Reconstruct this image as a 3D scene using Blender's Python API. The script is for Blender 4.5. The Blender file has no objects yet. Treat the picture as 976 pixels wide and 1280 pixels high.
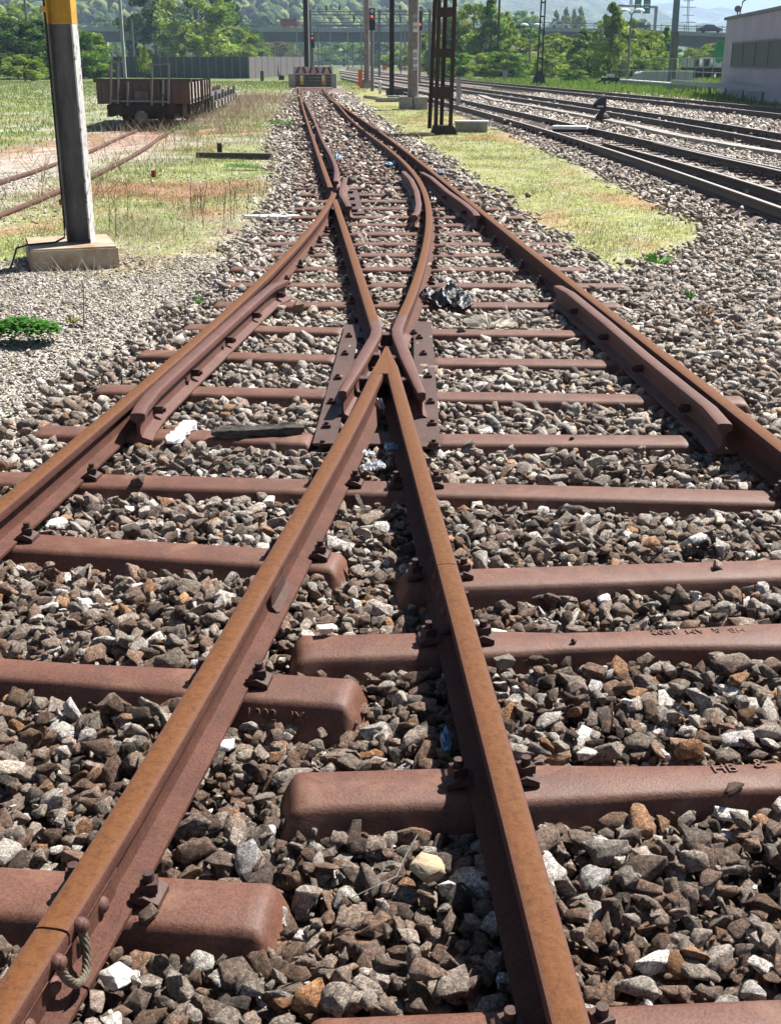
import bpy, bmesh, math, random
import numpy as np
from mathutils import Vector, Matrix, noise as mnoise

# ------------------------------------------------------------------ camera, world, sun
sc = bpy.context.scene
C = sc.collection
FPX, CX, CY, HY, HC = 1490.0, 480.0, 640.0, 76.0, 1.67
PITCH = math.atan((CY - HY) / FPX)
CP, SP = math.cos(PITCH), math.sin(PITCH)
cam_d = bpy.data.cameras.new('camera'); cam = bpy.data.objects.new('camera', cam_d); C.objects.link(cam)
cam.location = (0, 0, HC); cam.rotation_euler = (math.pi / 2 - PITCH, 0, 0)
cam_d.sensor_fit = 'VERTICAL'; cam_d.sensor_height = 36; cam_d.lens = FPX / 1280 * 36
cam_d.shift_x = 8 / 1280.0; cam_d.clip_start = 0.05; cam_d.clip_end = 30000
sc.camera = cam
SUN_EL, SUN_AZ = math.radians(51), math.radians(48)      # azimuth clockwise from +Y (ahead) to the right
w = bpy.data.worlds.new('World'); sc.world = w; w.use_nodes = True
nt = w.node_tree; bg = nt.nodes['Background']
sky = nt.nodes.new('ShaderNodeTexSky'); sky.sky_type = 'NISHITA'; sky.sun_disc = False
sky.sun_elevation = SUN_EL; sky.sun_rotation = SUN_AZ; sky.air_density = .42; sky.dust_density = .4; sky.ozone_density = 1.0
nt.links.new(sky.outputs[0], bg.inputs[0]); bg.inputs[1].default_value = 0.05
sd = bpy.data.lights.new('sun', 'SUN'); sd.energy = 5.0; sd.angle = math.radians(0.53); sd.color = (1, .955, .89)
so = bpy.data.objects.new('sun', sd); C.objects.link(so)
sv = Vector((math.sin(SUN_AZ) * math.cos(SUN_EL), math.cos(SUN_AZ) * math.cos(SUN_EL), math.sin(SUN_EL)))
so.rotation_euler = sv.to_track_quat('Z', 'Y').to_euler(); so.location = sv * 40
sc.view_settings.view_transform = 'Standard'; sc.view_settings.look = 'None'
sc.view_settings.exposure = 1.32; sc.view_settings.gamma = 1
sc.cycles.max_bounces = 5; sc.cycles.diffuse_bounces = 3; sc.cycles.volume_bounces = 0
sc.cycles.transparent_max_bounces = 4
HAZE = 0.00032
rnd = random.Random(5); rng = np.random.default_rng(7)

# ------------------------------------------------------------------ projection helpers
def at(x, y, z=0.0):
    """point of the plane at height z seen at photo pixel x, y"""
    u = (x - CX) / FPX; v = (y - CY) / FPX
    t = (z - HC) / (-SP - v * CP)
    return (u * t, (CP - v * SP) * t)
def pt(x, y, Y):
    """point at forward distance Y seen at photo pixel x, y"""
    u = (x - CX) / FPX; v = (y - CY) / FPX
    t = Y / (CP - v * SP)
    return (u * t, Y, HC + (-SP - v * CP) * t)

# ------------------------------------------------------------------ materials
def nn(t, typ, **kw):
    n = t.nodes.new(typ)
    for k, v in kw.items(): setattr(n, k, v)
    return n
def base_mat(name, rough=.8, metal=0.0, spec=None):
    m = bpy.data.materials.new(name); m.use_nodes = True
    t = m.node_tree; b = t.nodes['Principled BSDF']
    b.inputs['Roughness'].default_value = rough; b.inputs['Metallic'].default_value = metal
    if spec is not None: b.inputs['Specular IOR Level'].default_value = spec
    return m, t, b
def noise_node(t, scale, detail=5, rough=.6, vec=None, dist=0.0):
    n = nn(t, 'ShaderNodeTexNoise'); n.inputs['Scale'].default_value = scale
    n.inputs['Detail'].default_value = detail; n.inputs['Roughness'].default_value = rough
    n.inputs['Distortion'].default_value = dist
    if vec is not None: t.links.new(vec, n.inputs['Vector'])
    return n
def ramp(t, src, stops):
    r = nn(t, 'ShaderNodeValToRGB'); el = r.color_ramp.elements
    while len(el) < len(stops): el.new(.5)
    for e, (p, c) in zip(el, stops):
        e.position = p; e.color = (c[0], c[1], c[2], 1)
    t.links.new(src, r.inputs[0]); return r
def mixc(t, fac, a, b, mode='MIX'):
    m = nn(t, 'ShaderNodeMix', data_type='RGBA', blend_type=mode)
    for i, s in ((0, fac), (6, a), (7, b)):
        if hasattr(s, 'is_output'): t.links.new(s, m.inputs[i])
        elif i == 0: m.inputs[0].default_value = s
        else: m.inputs[i].default_value = (s[0], s[1], s[2], 1)
    return m.outputs[2]
def bump(t, b, h, strength, dist=.01):
    n = nn(t, 'ShaderNodeBump'); n.inputs['Strength'].default_value = strength; n.inputs['Distance'].default_value = dist
    t.links.new(h, n.inputs['Height']); t.links.new(n.outputs[0], b.inputs['Normal']); return n
def simple(name, c1, c2=None, scale=6, rough=.8, bstr=.3, bscale=None, metal=0, bd=.01, lo=.35, hi=.65, spec=.3, stretch=None):
    m, t, b = base_mat(name, rough, metal, spec)
    g = nn(t, 'ShaderNodeNewGeometry'); v = g.outputs['Position']
    if stretch:
        mp = nn(t, 'ShaderNodeMapping'); mp.inputs['Scale'].default_value = stretch
        t.links.new(v, mp.inputs['Vector']); v = mp.outputs[0]
    n = noise_node(t, scale, 6, .65, v)
    c2 = c2 or tuple(x * .75 for x in c1)
    r = ramp(t, n.outputs[0], [(lo, c1), (hi, c2)]); t.links.new(r.outputs[0], b.inputs['Base Color'])
    if bstr:
        n2 = noise_node(t, bscale or scale * 8, 4, .7, v); bump(t, b, n2.outputs[0], bstr, bd)
    return m

def rust_mat(name, c1, c2, head=None, z0=.168, dark=(.05, .025, .018), rough=.62, spec=.35, dusty=False):
    """rusty steel; with head= the running surface above z0 wears a brighter orange rust or a painted pale glint"""
    m, t, b = base_mat(name, rough, 0.0, spec)
    g = nn(t, 'ShaderNodeNewGeometry'); v = g.outputs['Position']
    n = noise_node(t, 9, 8, .7, v); n2 = noise_node(t, 140, 4, .7, v); n3 = noise_node(t, 2.3, 3, .5, v)
    col = ramp(t, n.outputs[0], [(.3, c1), (.68, c2)]).outputs[0]
    sp = ramp(t, n2.outputs[0], [(.36, (.55, .5, .5)), (.55, (1, 1, 1)), (.75, (1.25, 1.15, 1.1))]).outputs[0]
    col = mixc(t, .8, col, sp, 'MULTIPLY')
    st = ramp(t, n3.outputs[0], [(.54, (0, 0, 0)), (.72, (1, 1, 1))]).outputs[0]
    stv = nn(t, 'ShaderNodeMath', operation='MULTIPLY'); t.links.new(st, stv.inputs[0]); stv.inputs[1].default_value = .35
    col = mixc(t, stv.outputs[0], col, dark)
    if dusty:
        nd = noise_node(t, 5.5, 7, .72, v, .8); dm = ramp(t, nd.outputs[0], [(.50, (0, 0, 0)), (.66, (1, 1, 1))])
        df = nn(t, 'ShaderNodeMath', operation='MULTIPLY'); t.links.new(dm.outputs[0], df.inputs[0]); df.inputs[1].default_value = .38
        col = mixc(t, df.outputs[0], col, (.24, .135, .088))
        rr_ = nn(t, 'ShaderNodeMapRange'); rr_.inputs[3].default_value = rough - .08; rr_.inputs[4].default_value = rough + .28; t.links.new(nd.outputs[0], rr_.inputs[0]); t.links.new(rr_.outputs[0], b.inputs['Roughness'])
    if head:
        sx = nn(t, 'ShaderNodeSeparateXYZ'); t.links.new(v, sx.inputs[0])
        mr = nn(t, 'ShaderNodeMapRange'); mr.inputs[1].default_value = z0; mr.inputs[2].default_value = z0 + .006
        t.links.new(sx.outputs[2], mr.inputs[0])
        nh = noise_node(t, 48, 10, .85, v, .2)
        hc = ramp(t, nh.outputs[0], [(.36, head[0]), (.49, head[1]), (.64, head[2])]).outputs[0]
        # worn crown of the head is more orange than its rounded shoulders
        sn = nn(t, 'ShaderNodeSeparateXYZ'); t.links.new(g.outputs['Normal'], sn.inputs[0])
        mn = nn(t, 'ShaderNodeMapRange'); mn.inputs[1].default_value = .90; mn.inputs[2].default_value = .985; t.links.new(sn.outputs[2], mn.inputs[0])
        hc = mixc(t, mn.outputs[0], (.135, .068, .048), hc)
        col = mixc(t, mr.outputs[0], col, hc)
    t.links.new(col, b.inputs['Base Color'])
    ab = nn(t, 'ShaderNodeMath', operation='MULTIPLY_ADD'); t.links.new(n.outputs[0], ab.inputs[0]); ab.inputs[1].default_value = 2.0; t.links.new(n2.outputs[0], ab.inputs[2])
    bump(t, b, ab.outputs[0], .5, .003)
    return m
M = {}
M['rail'] = rust_mat('rusty_rail_steel', (.120, .050, .034), (.072, .030, .021), ((.060, .026, .015), (.125, .046, .013), (.150, .066, .026)), .163, rough=.75, spec=.2)
M['rail2'] = rust_mat('rusty_check_rail_steel', (.145, .062, .045), (.095, .042, .032))
M['rail_far'] = rust_mat('dark_track_steel', (.070, .042, .030), (.045, .028, .021), ((.34, .31, .29), (.42, .40, .38), (.20, .16, .13)), .162, rough=.5)  # worn heads; their whitish glint is painted into the pale head colours
M['sleeper'] = rust_mat('rusty_sleeper_steel', (.160, .066, .040), (.100, .041, .026), rough=.50, spec=.42, dark=(.075, .042, .034), dusty=True)
M['bolt'] = rust_mat('dark_rusty_bolt', (.075, .036, .028), (.05, .027, .022))
M['plate'] = rust_mat('rusty_plate_steel', (.105, .055, .042), (.055, .029, .024))
M['far_sleeper'] = simple('weathered_sleeper', (.26, .21, .18), (.15, .115, .10), 8)
M['concrete'] = simple('weathered_concrete', (.36, .34, .30), (.24, .22, .19), 7, bstr=.4)
M['mast_conc'] = simple('brownish_mast_concrete', (.27, .235, .20), (.19, .16, .135), 5)
M['plinth'] = simple('stained_plinth_concrete', (.40, .33, .24), (.24, .14, .08), 3.5, bstr=.5, lo=.42, hi=.66)
M['galv'] = simple('weathered_grey_steel', (.20, .205, .20), (.14, .14, .135), 5, rough=.6, stretch=(8, 8, .6), bstr=.1)
M['brownsteel'] = simple('dark_brown_steel', (.055, .030, .020), (.035, .020, .015), 6, rough=.7)
M['blacksteel'] = simple('black_steel', (.03, .027, .026), (.02, .018, .018), 6, rough=.6)
M['yellow'] = simple('faded_yellow_paint', (.56, .33, .04), (.42, .24, .03), 6, rough=.6)
M['orange'] = simple('orange_paint', (.72, .14, .03), (.6, .12, .03), 6)
M['white'] = simple('white_paint', (.74, .74, .72), (.6, .6, .58), 6)
M['redpaint'] = simple('faded_red_paint', (.30, .035, .045), (.22, .03, .04), 6)
M['grey'] = simple('light_grey_paint', (.42, .43, .43), (.35, .36, .36), 4)
M['wood'] = simple('weathered_dark_timber', (.13, .115, .10), (.045, .038, .033), 20, stretch=(1, 6, 6), bstr=.8, bscale=60)
M['fence'] = simple('grey_fence_panel', (.10, .115, .125), (.075, .085, .095), 2)
M['fence2'] = simple('brown_grey_fence_panel', (.13, .12, .12), (.10, .09, .09), 3, stretch=(6, 6, .4))
M['bridge'] = simple('bridge_concrete', (.33, .35, .34), (.24, .26, .25), .25, stretch=(1, 1, 3))
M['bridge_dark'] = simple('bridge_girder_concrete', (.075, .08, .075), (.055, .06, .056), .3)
M['asphalt'] = simple('asphalt', (.06, .06, .06), (.045, .045, .045), 1)
M['glass'] = simple('dark_window_glass', (.05, .065, .062), (.04, .052, .05), 1, rough=.45, bstr=0, spec=.5)
M['render'] = simple('light_grey_render', (.44, .43, .455), (.38, .37, .40), .6, bstr=.1)
M['roof'] = simple('brown_roof_tiles', (.16, .12, .11), (.11, .085, .08), 2)
M['bluegrey'] = simple('blue_grey_boards', (.17, .19, .26), (.13, .15, .20), 2)
M['signgreen'] = simple('green_sign_sheeting', (.01, .16, .13), (.01, .13, .11), 1, bstr=0)
M['rustwood'] = simple('rusty_wagon_boards', (.11, .10, .092), (.13, .07, .045), 3.0, stretch=(5, 5, .8), bstr=.5)
M['palewood'] = simple('pale_flaking_boards', (.50, .47, .42), (.22, .15, .11), 2.5, stretch=(3, 3, 1), bstr=.5, lo=.48, hi=.60)
M['bark'] = simple('bark', (.11, .09, .07), (.07, .055, .045), 4)
M['cable'] = simple('frayed_bond_cable', (.20, .17, .12), (.11, .085, .06), 60, bstr=.5)
M['blue'] = simple('blue_plastic', (.06, .22, .42), (.35, .5, .62), 40, rough=.4)
M['paper'] = simple('white_paper', (.78, .80, .82), (.62, .66, .70), 12, rough=.7)
M['blackplastic'], _t, _b = base_mat('black_plastic_film', .22, 0, .6); _b.inputs['Base Color'].default_value = (.012, .013, .016, 1)
_n = noise_node(_t, 35, 4, .6, nn(_t, 'ShaderNodeNewGeometry').outputs['Position']); bump(_t, _b, _n.outputs[0], .8, .02)
def lamp_mat(name, c, s):
    m, t, b = base_mat(name, .4); b.inputs['Base Color'].default_value = (*c, 1)
    b.inputs['Emission Color'].default_value = (*c, 1); b.inputs['Emission Strength'].default_value = s; return m
M['redlamp'] = lamp_mat('red_signal_lamp', (1, .03, .01), 3.0)

def attr_mat(name, rough=.85, nscale=60, bstr=.5, bd=.006, trans=0.0, contrast=(.55, 1.25), spec=.3, fine=False):
    m, t, b = base_mat(name, rough, 0, spec)
    a = nn(t, 'ShaderNodeAttribute', attribute_name='col')
    g = nn(t, 'ShaderNodeNewGeometry')
    col = a.outputs['Color']
    if nscale:
        n = noise_node(t, nscale, 7, .72, g.outputs['Position'], .4)
        lo, hi = contrast
        r = ramp(t, n.outputs[0], [(.34, (lo, lo * .95, lo * .9)), (.66, (hi, hi, hi))])
        col = mixc(t, 1.0, col, r.outputs[0], 'MULTIPLY')
        h = n.outputs[0]
        if fine:
            n3 = noise_node(t, 150, 6, .82, g.outputs['Position'], 1.2); r3 = ramp(t, n3.outputs[0], [(.40, (.28, .26, .24)), (.50, (.95, .95, .95)), (.60, (2.0, 1.96, 1.9))])
            col = mixc(t, .85, col, r3.outputs[0], 'MULTIPLY')
            ad = nn(t, 'ShaderNodeMath', operation='ADD'); t.links.new(n.outputs[0], ad.inputs[0]); t.links.new(n3.outputs[0], ad.inputs[1]); h = ad.outputs[0]
        if bstr: bump(t, b, h, bstr, bd)
    t.links.new(col, b.inputs['Base Color'])
    if trans:
        tr = nn(t, 'ShaderNodeBsdfTranslucent'); t.links.new(col, tr.inputs[0])
        mx = nn(t, 'ShaderNodeMixShader'); mx.inputs[0].default_value = trans
        o = t.nodes['Material Output']; t.links.new(b.outputs[0], mx.inputs[1]); t.links.new(tr.outputs[0], mx.inputs[2])
        t.links.new(mx.outputs[0], o.inputs[0])
    return m
M['stone'] = attr_mat('ballast_stone', .85, 70, 1.0, .008, contrast=(.45, 1.45), fine=True)
M['leaf'] = attr_mat('foliage', .7, 0, 0, trans=.5, spec=.08)
M['grass'] = attr_mat('grass_blades', .7, 0, 0, trans=.3, spec=.2)

# ------------------------------------------------------------------ mesh builders
class MB:
    def __init__(s): s.v = []; s.f = []
    def add(s, vs, fs):
        o = len(s.v); s.v += [tuple(v) for v in vs]; s.f += [tuple(i + o for i in f) for f in fs]; return s
    def box(s, c, d, rz=0.0, rx=0.0, ry=0.0, taper=1.0):
        R = Matrix.Rotation(rz, 3, 'Z') @ Matrix.Rotation(ry, 3, 'Y') @ Matrix.Rotation(rx, 3, 'X'); c = Vector(c)
        vs = []
        for z in (-.5, .5):
            k = taper if z > 0 else 1
            for x, y in ((-.5, -.5), (.5, -.5), (.5, .5), (-.5, .5)):
                vs.append(c + R @ Vector((x * d[0] * k, y * d[1] * k, z * d[2])))
        return s.add(vs, [(3, 2, 1, 0), (4, 5, 6, 7), (0, 1, 5, 4), (1, 2, 6, 5), (2, 3, 7, 6), (3, 0, 4, 7)])
    def beam(s, p0, p1, wd, ht, up=(0, 0, 1)):
        p0, p1 = Vector(p0), Vector(p1); d = (p1 - p0).normalized(); up = Vector(up)
        if abs(d.dot(up)) > .98: up = Vector((0, 1, 0))
        r = d.cross(up).normalized(); u = r.cross(d)
        vs = []
        for p in (p0, p1):
            for a, b in ((-.5, -.5), (.5, -.5), (.5, .5), (-.5, .5)): vs.append(p + r * a * wd + u * b * ht)
        return s.add(vs, [(3, 2, 1, 0), (4, 5, 6, 7), (0, 1, 5, 4), (1, 2, 6, 5), (2, 3, 7, 6), (3, 0, 4, 7)])
    def tube(s, pts, r, n=8, r2=None, cap=True):
        pts = [Vector(p) for p in pts]; rings = []; m = len(pts)
        for i, p in enumerate(pts):
            d = (pts[min(i + 1, m - 1)] - pts[max(i - 1, 0)]).normalized()
            up = Vector((0, 0, 1)) if abs(d.z) < .95 else Vector((1, 0, 0))
            a = d.cross(up).normalized(); b = a.cross(d)
            rr = r if r2 is None else r + (r2 - r) * i / (m - 1)
            rings.append([p + (a * math.cos(2 * math.pi * k / n) + b * math.sin(2 * math.pi * k / n)) * rr for k in range(n)])
        vs = [q for rg in rings for q in rg]; fs = []
        for i in range(m - 1):
            for k in range(n):
                k2 = (k + 1) % n; fs.append((i * n + k, i * n + k2, (i + 1) * n + k2, (i + 1) * n + k))
        if cap: fs += [tuple(range(n))[::-1], tuple(range((m - 1) * n, m * n))]
        return s.add(vs, fs)
    def loft(s, rings, cap=True, closed=True):
        n = len(rings[0]); m = len(rings); vs = [q for rg in rings for q in rg]; fs = []
        for i in range(m - 1):
            for k in range(n if closed else n - 1):
                k2 = (k + 1) % n; fs.append((i * n + k, (i + 1) * n + k, (i + 1) * n + k2, i * n + k2))
        if cap: fs += [tuple(range(n)), tuple(range((m - 1) * n, m * n))[::-1]]
        return s.add(vs, fs)
    def prism(s, poly, h, mat=Matrix.Identity(4)):
        n = len(poly); vs = [mat @ Vector((x, y, 0)) for x, y in poly] + [mat @ Vector((x, y, h)) for x, y in poly]
        return s.add(vs, [tuple(range(n))[::-1], tuple(range(n, 2 * n))] + [(i, (i + 1) % n, n + (i + 1) % n, n + i) for i in range(n)])
    def dome(s, c, r, h, axis=(0, 0, 1), n=10, m=4):
        ax = Vector(axis).normalized(); up = Vector((0, 0, 1)) if abs(ax.z) < .9 else Vector((1, 0, 0))
        a = ax.cross(up).normalized(); b = ax.cross(a); c = Vector(c); rings = []
        for i in range(m + 1):
            th = math.pi / 2 * i / m; rr = max(r * math.cos(th), r * .03); hh = h * math.sin(th)
            rings.append([c + ax * hh + (a * math.cos(2 * math.pi * k / n) + b * math.sin(2 * math.pi * k / n)) * rr for k in range(n)])
        return s.loft(rings)
    def build(s, name, mat, parent=None, smooth=None, bevel=0, fixn=True):
        off = Vector((0, 0, 0)); q = parent
        while q is not None: off += q.location; q = q.parent
        me = bpy.data.meshes.new(name)
        me.from_pydata([(v[0] - off.x, v[1] - off.y, v[2] - off.z) for v in s.v], [], s.f)
        if fixn or bevel:
            bm = bmesh.new(); bm.from_mesh(me)
            bmesh.ops.recalc_face_normals(bm, faces=bm.faces)
            if bevel:
                es = [e for e in bm.edges if len(e.link_faces) == 2 and e.calc_face_angle(0) > .6]
                bmesh.ops.bevel(bm, geom=es, offset=bevel, segments=2, affect='EDGES', clamp_overlap=True)
            bm.to_mesh(me); bm.free()
        me.materials.append(mat)
        if smooth:
            me.polygons.foreach_set('use_smooth', [True] * len(me.polygons)); me.set_sharp_from_angle(angle=math.radians(smooth))
        me.update()
        o = bpy.data.objects.new(name, me); C.objects.link(o); o.parent = parent
        return o
def tag(o, label=None, cat=None, group=None, kind=None):
    if label: o['label'] = label
    if cat: o['category'] = cat
    if group: o['group'] = group
    if kind: o['kind'] = kind
    return o
def thing(name, label, cat, loc=(0, 0, 0), group=None):
    o = bpy.data.objects.new(name, None); C.objects.link(o); o.location = loc; o.empty_display_size = .2
    return tag(o, label, cat, group)
def copy_tree(o, parent=None):
    c = o.copy(); C.objects.link(c); c.parent = parent
    for ch in [x for x in o.children]: copy_tree(ch, c)
    return c
def np_mesh(name, V, Fc, mat, col=None, kind=None, label=None, cat=None, parent=None, nper=3):
    """fast mesh from numpy arrays, Fc is (n, nper)"""
    me = bpy.data.meshes.new(name); me.vertices.add(len(V)); me.vertices.foreach_set('co', V.astype(np.float32).ravel())
    nl = Fc.size; me.loops.add(nl); me.loops.foreach_set('vertex_index', Fc.astype(np.int32).ravel())
    me.polygons.add(len(Fc)); me.polygons.foreach_set('loop_start', np.arange(0, nl, nper, dtype=np.int32))
    me.update(calc_edges=True)
    if col is not None:
        a = me.color_attributes.new('col', 'FLOAT_COLOR', 'POINT')
        c4 = np.ones((len(V), 4), np.float32); c4[:, :3] = col; a.data.foreach_set('color', c4.ravel())
    me.materials.append(mat)
    o = bpy.data.objects.new(name, me); C.objects.link(o); o.parent = parent
    return tag(o, label, cat, None, kind)

def vnoise(x, y, seed=0):
    x = np.asarray(x, float); y = np.asarray(y, float)
    xi = np.floor(x).astype(np.int64); yi = np.floor(y).astype(np.int64); xf = x - xi; yf = y - yi
    def h(a, b):
        n = (a * 374761393 + b * 668265263 + seed * 144665) & 0x7fffffff
        n = ((n ^ (n >> 13)) * 1274126177) & 0x7fffffff
        return ((n ^ (n >> 16)) & 0xffff) / 65535.0
    u = xf * xf * (3 - 2 * xf); v = yf * yf * (3 - 2 * yf)
    return (h(xi, yi) * (1 - u) + h(xi + 1, yi) * u) * (1 - v) + (h(xi, yi + 1) * (1 - u) + h(xi + 1, yi + 1) * u) * v
def fbm(x, y, seed=0, o=4):
    s = 0; a = .5; t = 0
    for i in range(o):
        s = s + a * vnoise(np.asarray(x) * 2 ** i, np.asarray(y) * 2 ** i, seed + i * 17); t += a; a *= .55
    return s / t
def inpoly(x, y, poly):
    x = np.asarray(x); ins = np.zeros(x.shape, bool); n = len(poly)
    for i in range(n):
        x1, y1 = poly[i]; x2, y2 = poly[(i + 1) % n]
        if y1 == y2: continue
        c = ((y1 > y) != (y2 > y)) & (x < (x2 - x1) * (y - y1) / (y2 - y1) + x1)
        ins ^= c
    return ins
def pdist(x, y, poly, closed=True):
    d = np.full(np.asarray(x).shape, 1e9); n = len(poly)
    for i in range(n if closed else n - 1):
        ax, ay = poly[i]; bx, by = poly[(i + 1) % n]; dx, dy = bx - ax, by - ay; L = dx * dx + dy * dy + 1e-12
        t = np.clip(((x - ax) * dx + (y - ay) * dy) / L, 0, 1)
        d = np.minimum(d, np.hypot(x - ax - t * dx, y - ay - t * dy))
    return d
def sdist(x, y, poly):
    return np.where(inpoly(x, y, poly), 1, -1) * pdist(x, y, poly)
def catmull(pts, step=.1):
    """smooth dense polyline through points (2-D)"""
    P = [np.array(p, float) for p in pts]
    if len(P) == 2:
        n = max(2, int(np.linalg.norm(P[1] - P[0]) / step)); return [tuple(P[0] + (P[1] - P[0]) * i / n) for i in range(n + 1)]
    Q = [2 * P[0] - P[1]] + P + [2 * P[-1] - P[-2]]; out = []
    for i in range(1, len(Q) - 2):
        p0, p1, p2, p3 = Q[i - 1:i + 3]
        # centripetal
        t0 = 0; t1 = t0 + max(np.linalg.norm(p1 - p0), 1e-4) ** .5; t2 = t1 + max(np.linalg.norm(p2 - p1), 1e-4) ** .5; t3 = t2 + max(np.linalg.norm(p3 - p2), 1e-4) ** .5
        n = max(2, int(np.linalg.norm(p2 - p1) / step))
        for k in range(n):
            t = t1 + (t2 - t1) * k / n
            A1 = (t1 - t) / (t1 - t0) * p0 + (t - t0) / (t1 - t0) * p1; A2 = (t2 - t) / (t2 - t1) * p1 + (t - t1) / (t2 - t1) * p2
            A3 = (t3 - t) / (t3 - t2) * p2 + (t - t2) / (t3 - t2) * p3
            B1 = (t2 - t) / (t2 - t0) * A1 + (t - t0) / (t2 - t0) * A2; B2 = (t3 - t) / (t3 - t1) * A2 + (t - t1) / (t3 - t1) * A3
            out.append(tuple((t2 - t) / (t2 - t1) * B1 + (t - t1) / (t2 - t1) * B2))
    out.append(tuple(P[-1])); return out
def fitpath(pts, deg=3):
    """low-order fit X(Y) through traced points, resampled"""
    P = np.array(pts, float); y0, y1 = P[0, 1], P[-1, 1]
    s = 12.0; wgt = 1 / (P[:, 1] + 2)
    u = P[:, 1] / s if max(y0, y1) < 30 else np.log(P[:, 1] + 4)
    c = np.polyfit(u, P[:, 0], deg, w=wgt)
    n = int(abs(y1 - y0) / .25) + 4
    ys = np.exp(np.linspace(np.log(y0 + 1), np.log(y1 + 1), max(24, min(n, 120)))) - 1
    uu = ys / s if max(y0, y1) < 30 else np.log(ys + 4)
    return [(float(a), float(b)) for a, b in zip(np.polyval(c, uu), ys)]

# ------------------------------------------------------------------ traced layout
ZR = .17; ZS = .030
def tr(l, z=None):
    z = ZR if z is None else z
    return [at(x, y, z) for x, y in l]
OUT = tr([(404, 108), (410, 118), (430, 133), (452.7, 151.5), (486.5, 173), (511.3, 191.5), (536, 210.5), (560, 228.5), (601.7, 263.4), (637.8, 290.4), (671.6, 319.0), (700, 343), (757, 388.6), (805.7, 426.5), (854, 463), (903, 499.5), (958, 542)])
OUT += [(1.70, 4.2), (1.76, 3.0), (1.80, 1.6), (1.82, .3)]
VR = tr([(482, 433), (494.5, 477), (508.5, 520.6), (519.8, 557), (535.5, 624.5), (557, 699), (577, 778), (595, 836), (617, 918), (634, 982), (668.5, 1120), (706, 1257)]) + [(.345, 1.1), (.37, .3)]
CR = tr([(418, 249), (433, 295), (451, 347.5), (467.5, 401)])
DR = tr([(410, 122.8), (437, 147.6), (464, 168), (484, 186), (507, 204), (520, 219.7), (531.6, 242), (536, 267), (535, 290), (532, 306), (526, 333), (516, 365), (502.5, 394)])
VL = tr([(481, 437), (471, 468), (449, 512), (425, 555.5), (338, 706), (270, 819), (232, 889), (192, 959), (168, 997), (134, 1052), (90, 1119), (64, 1161), (28, 1222), (0, 1264)]) + [(-.78, 1.0), (-.93, .4)]
FL = tr([(416.7, 241), (408.5, 259), (392, 282), (362.6, 314.8), (339.5, 338), (297.7, 376), (258, 411), (216.6, 448), (174.8, 484), (157, 500), (104.5, 546), (52, 590.7), (7, 629)]) + [(-1.49, 3.2), (-1.62, 2.2), (-1.75, 1.2), (-1.86, .4)]
GR = tr([(373.5, 108), (375, 118), (382.8, 147.6), (393, 177), (403, 206), (413, 234)])
HR = tr([(380, 124), (391.8, 147.6), (404.5, 177), (414.6, 195), (420.5, 211), (420, 226.5)])
def mk(pts, step=.12): return catmull(pts, step)
R_out = fitpath(OUT, 6); R_vr = fitpath(VR, 3); R_c = fitpath(CR, 2); R_d = fitpath(DR, 6); R_vl = fitpath(VL, 4)
R_f = fitpath(FL, 4); R_g = fitpath(GR, 3); R_h = mk(HR, .3)
if R_f[-1][1] > 1: pass

HALF = [(.060, 0), (.060, .010), (.014, .027), (.008, .045), (.008, .090), (.020, .101), (.0325, .106), (.0345, .129), (.0315, .1362), (.0235, .1393), (.011, .1407)]
PROF = [(-x, z) for x, z in HALF] + [(x, z) for x, z in HALF[::-1]]
def rail_mb(path, zb=.030, ws=None, hs=None, headshift=None):
    """vignole rail swept along a 2-D path; ws(s) scales the width at arc length s"""
    P = [Vector((p[0], p[1])) for p in path]; rings = []; s = 0; L = sum((P[i + 1] - P[i]).length for i in range(len(P) - 1))
    for i, p in enumerate(P):
        if i: s += (p - P[i - 1]).length
        a = (P[i] - P[i - 1]).normalized() if i else (P[1] - P[0]).normalized()
        b = (P[i + 1] - P[i]).normalized() if i < len(P) - 1 else a
        t = (a + b).normalized(); nrm = Vector((t.y, -t.x)); k = 1 / max(.5, t.dot(a))
        wsc = ws(s, L) if ws else 1; dz = hs(s, L) if hs else 0
        rings.append([(p.x + nrm.x * x * wsc * k, p.y + nrm.y * x * wsc * k, zb + z + dz * (z > .08)) for x, z in PROF])
    m = MB(); m.loft(rings); return m
def cutpath(path, y0=None, y1=None):
    """portion of a path (monotonic in Y) between two Y values"""
    P = sorted(path, key=lambda q: q[1]); ys = [q[1] for q in P]; xs = [q[0] for q in P]
    y0 = ys[0] if y0 is None else y0; y1 = ys[-1] if y1 is None else y1
    inner = [q for q in P if y0 + .02 < q[1] < y1 - .02]
    return [(float(np.interp(y0, ys, xs)), y0)] + inner + [(float(np.interp(y1, ys, xs)), y1)]
def xat(path, y):
    P = sorted(path, key=lambda q: q[1]); return float(np.interp(y, [q[1] for q in P], [q[0] for q in P]))
def dirat(path, y):
    a, b = xat(path, y - .25), xat(path, y + .25); v = Vector((b - a, .5)); return v.normalized()

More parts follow.
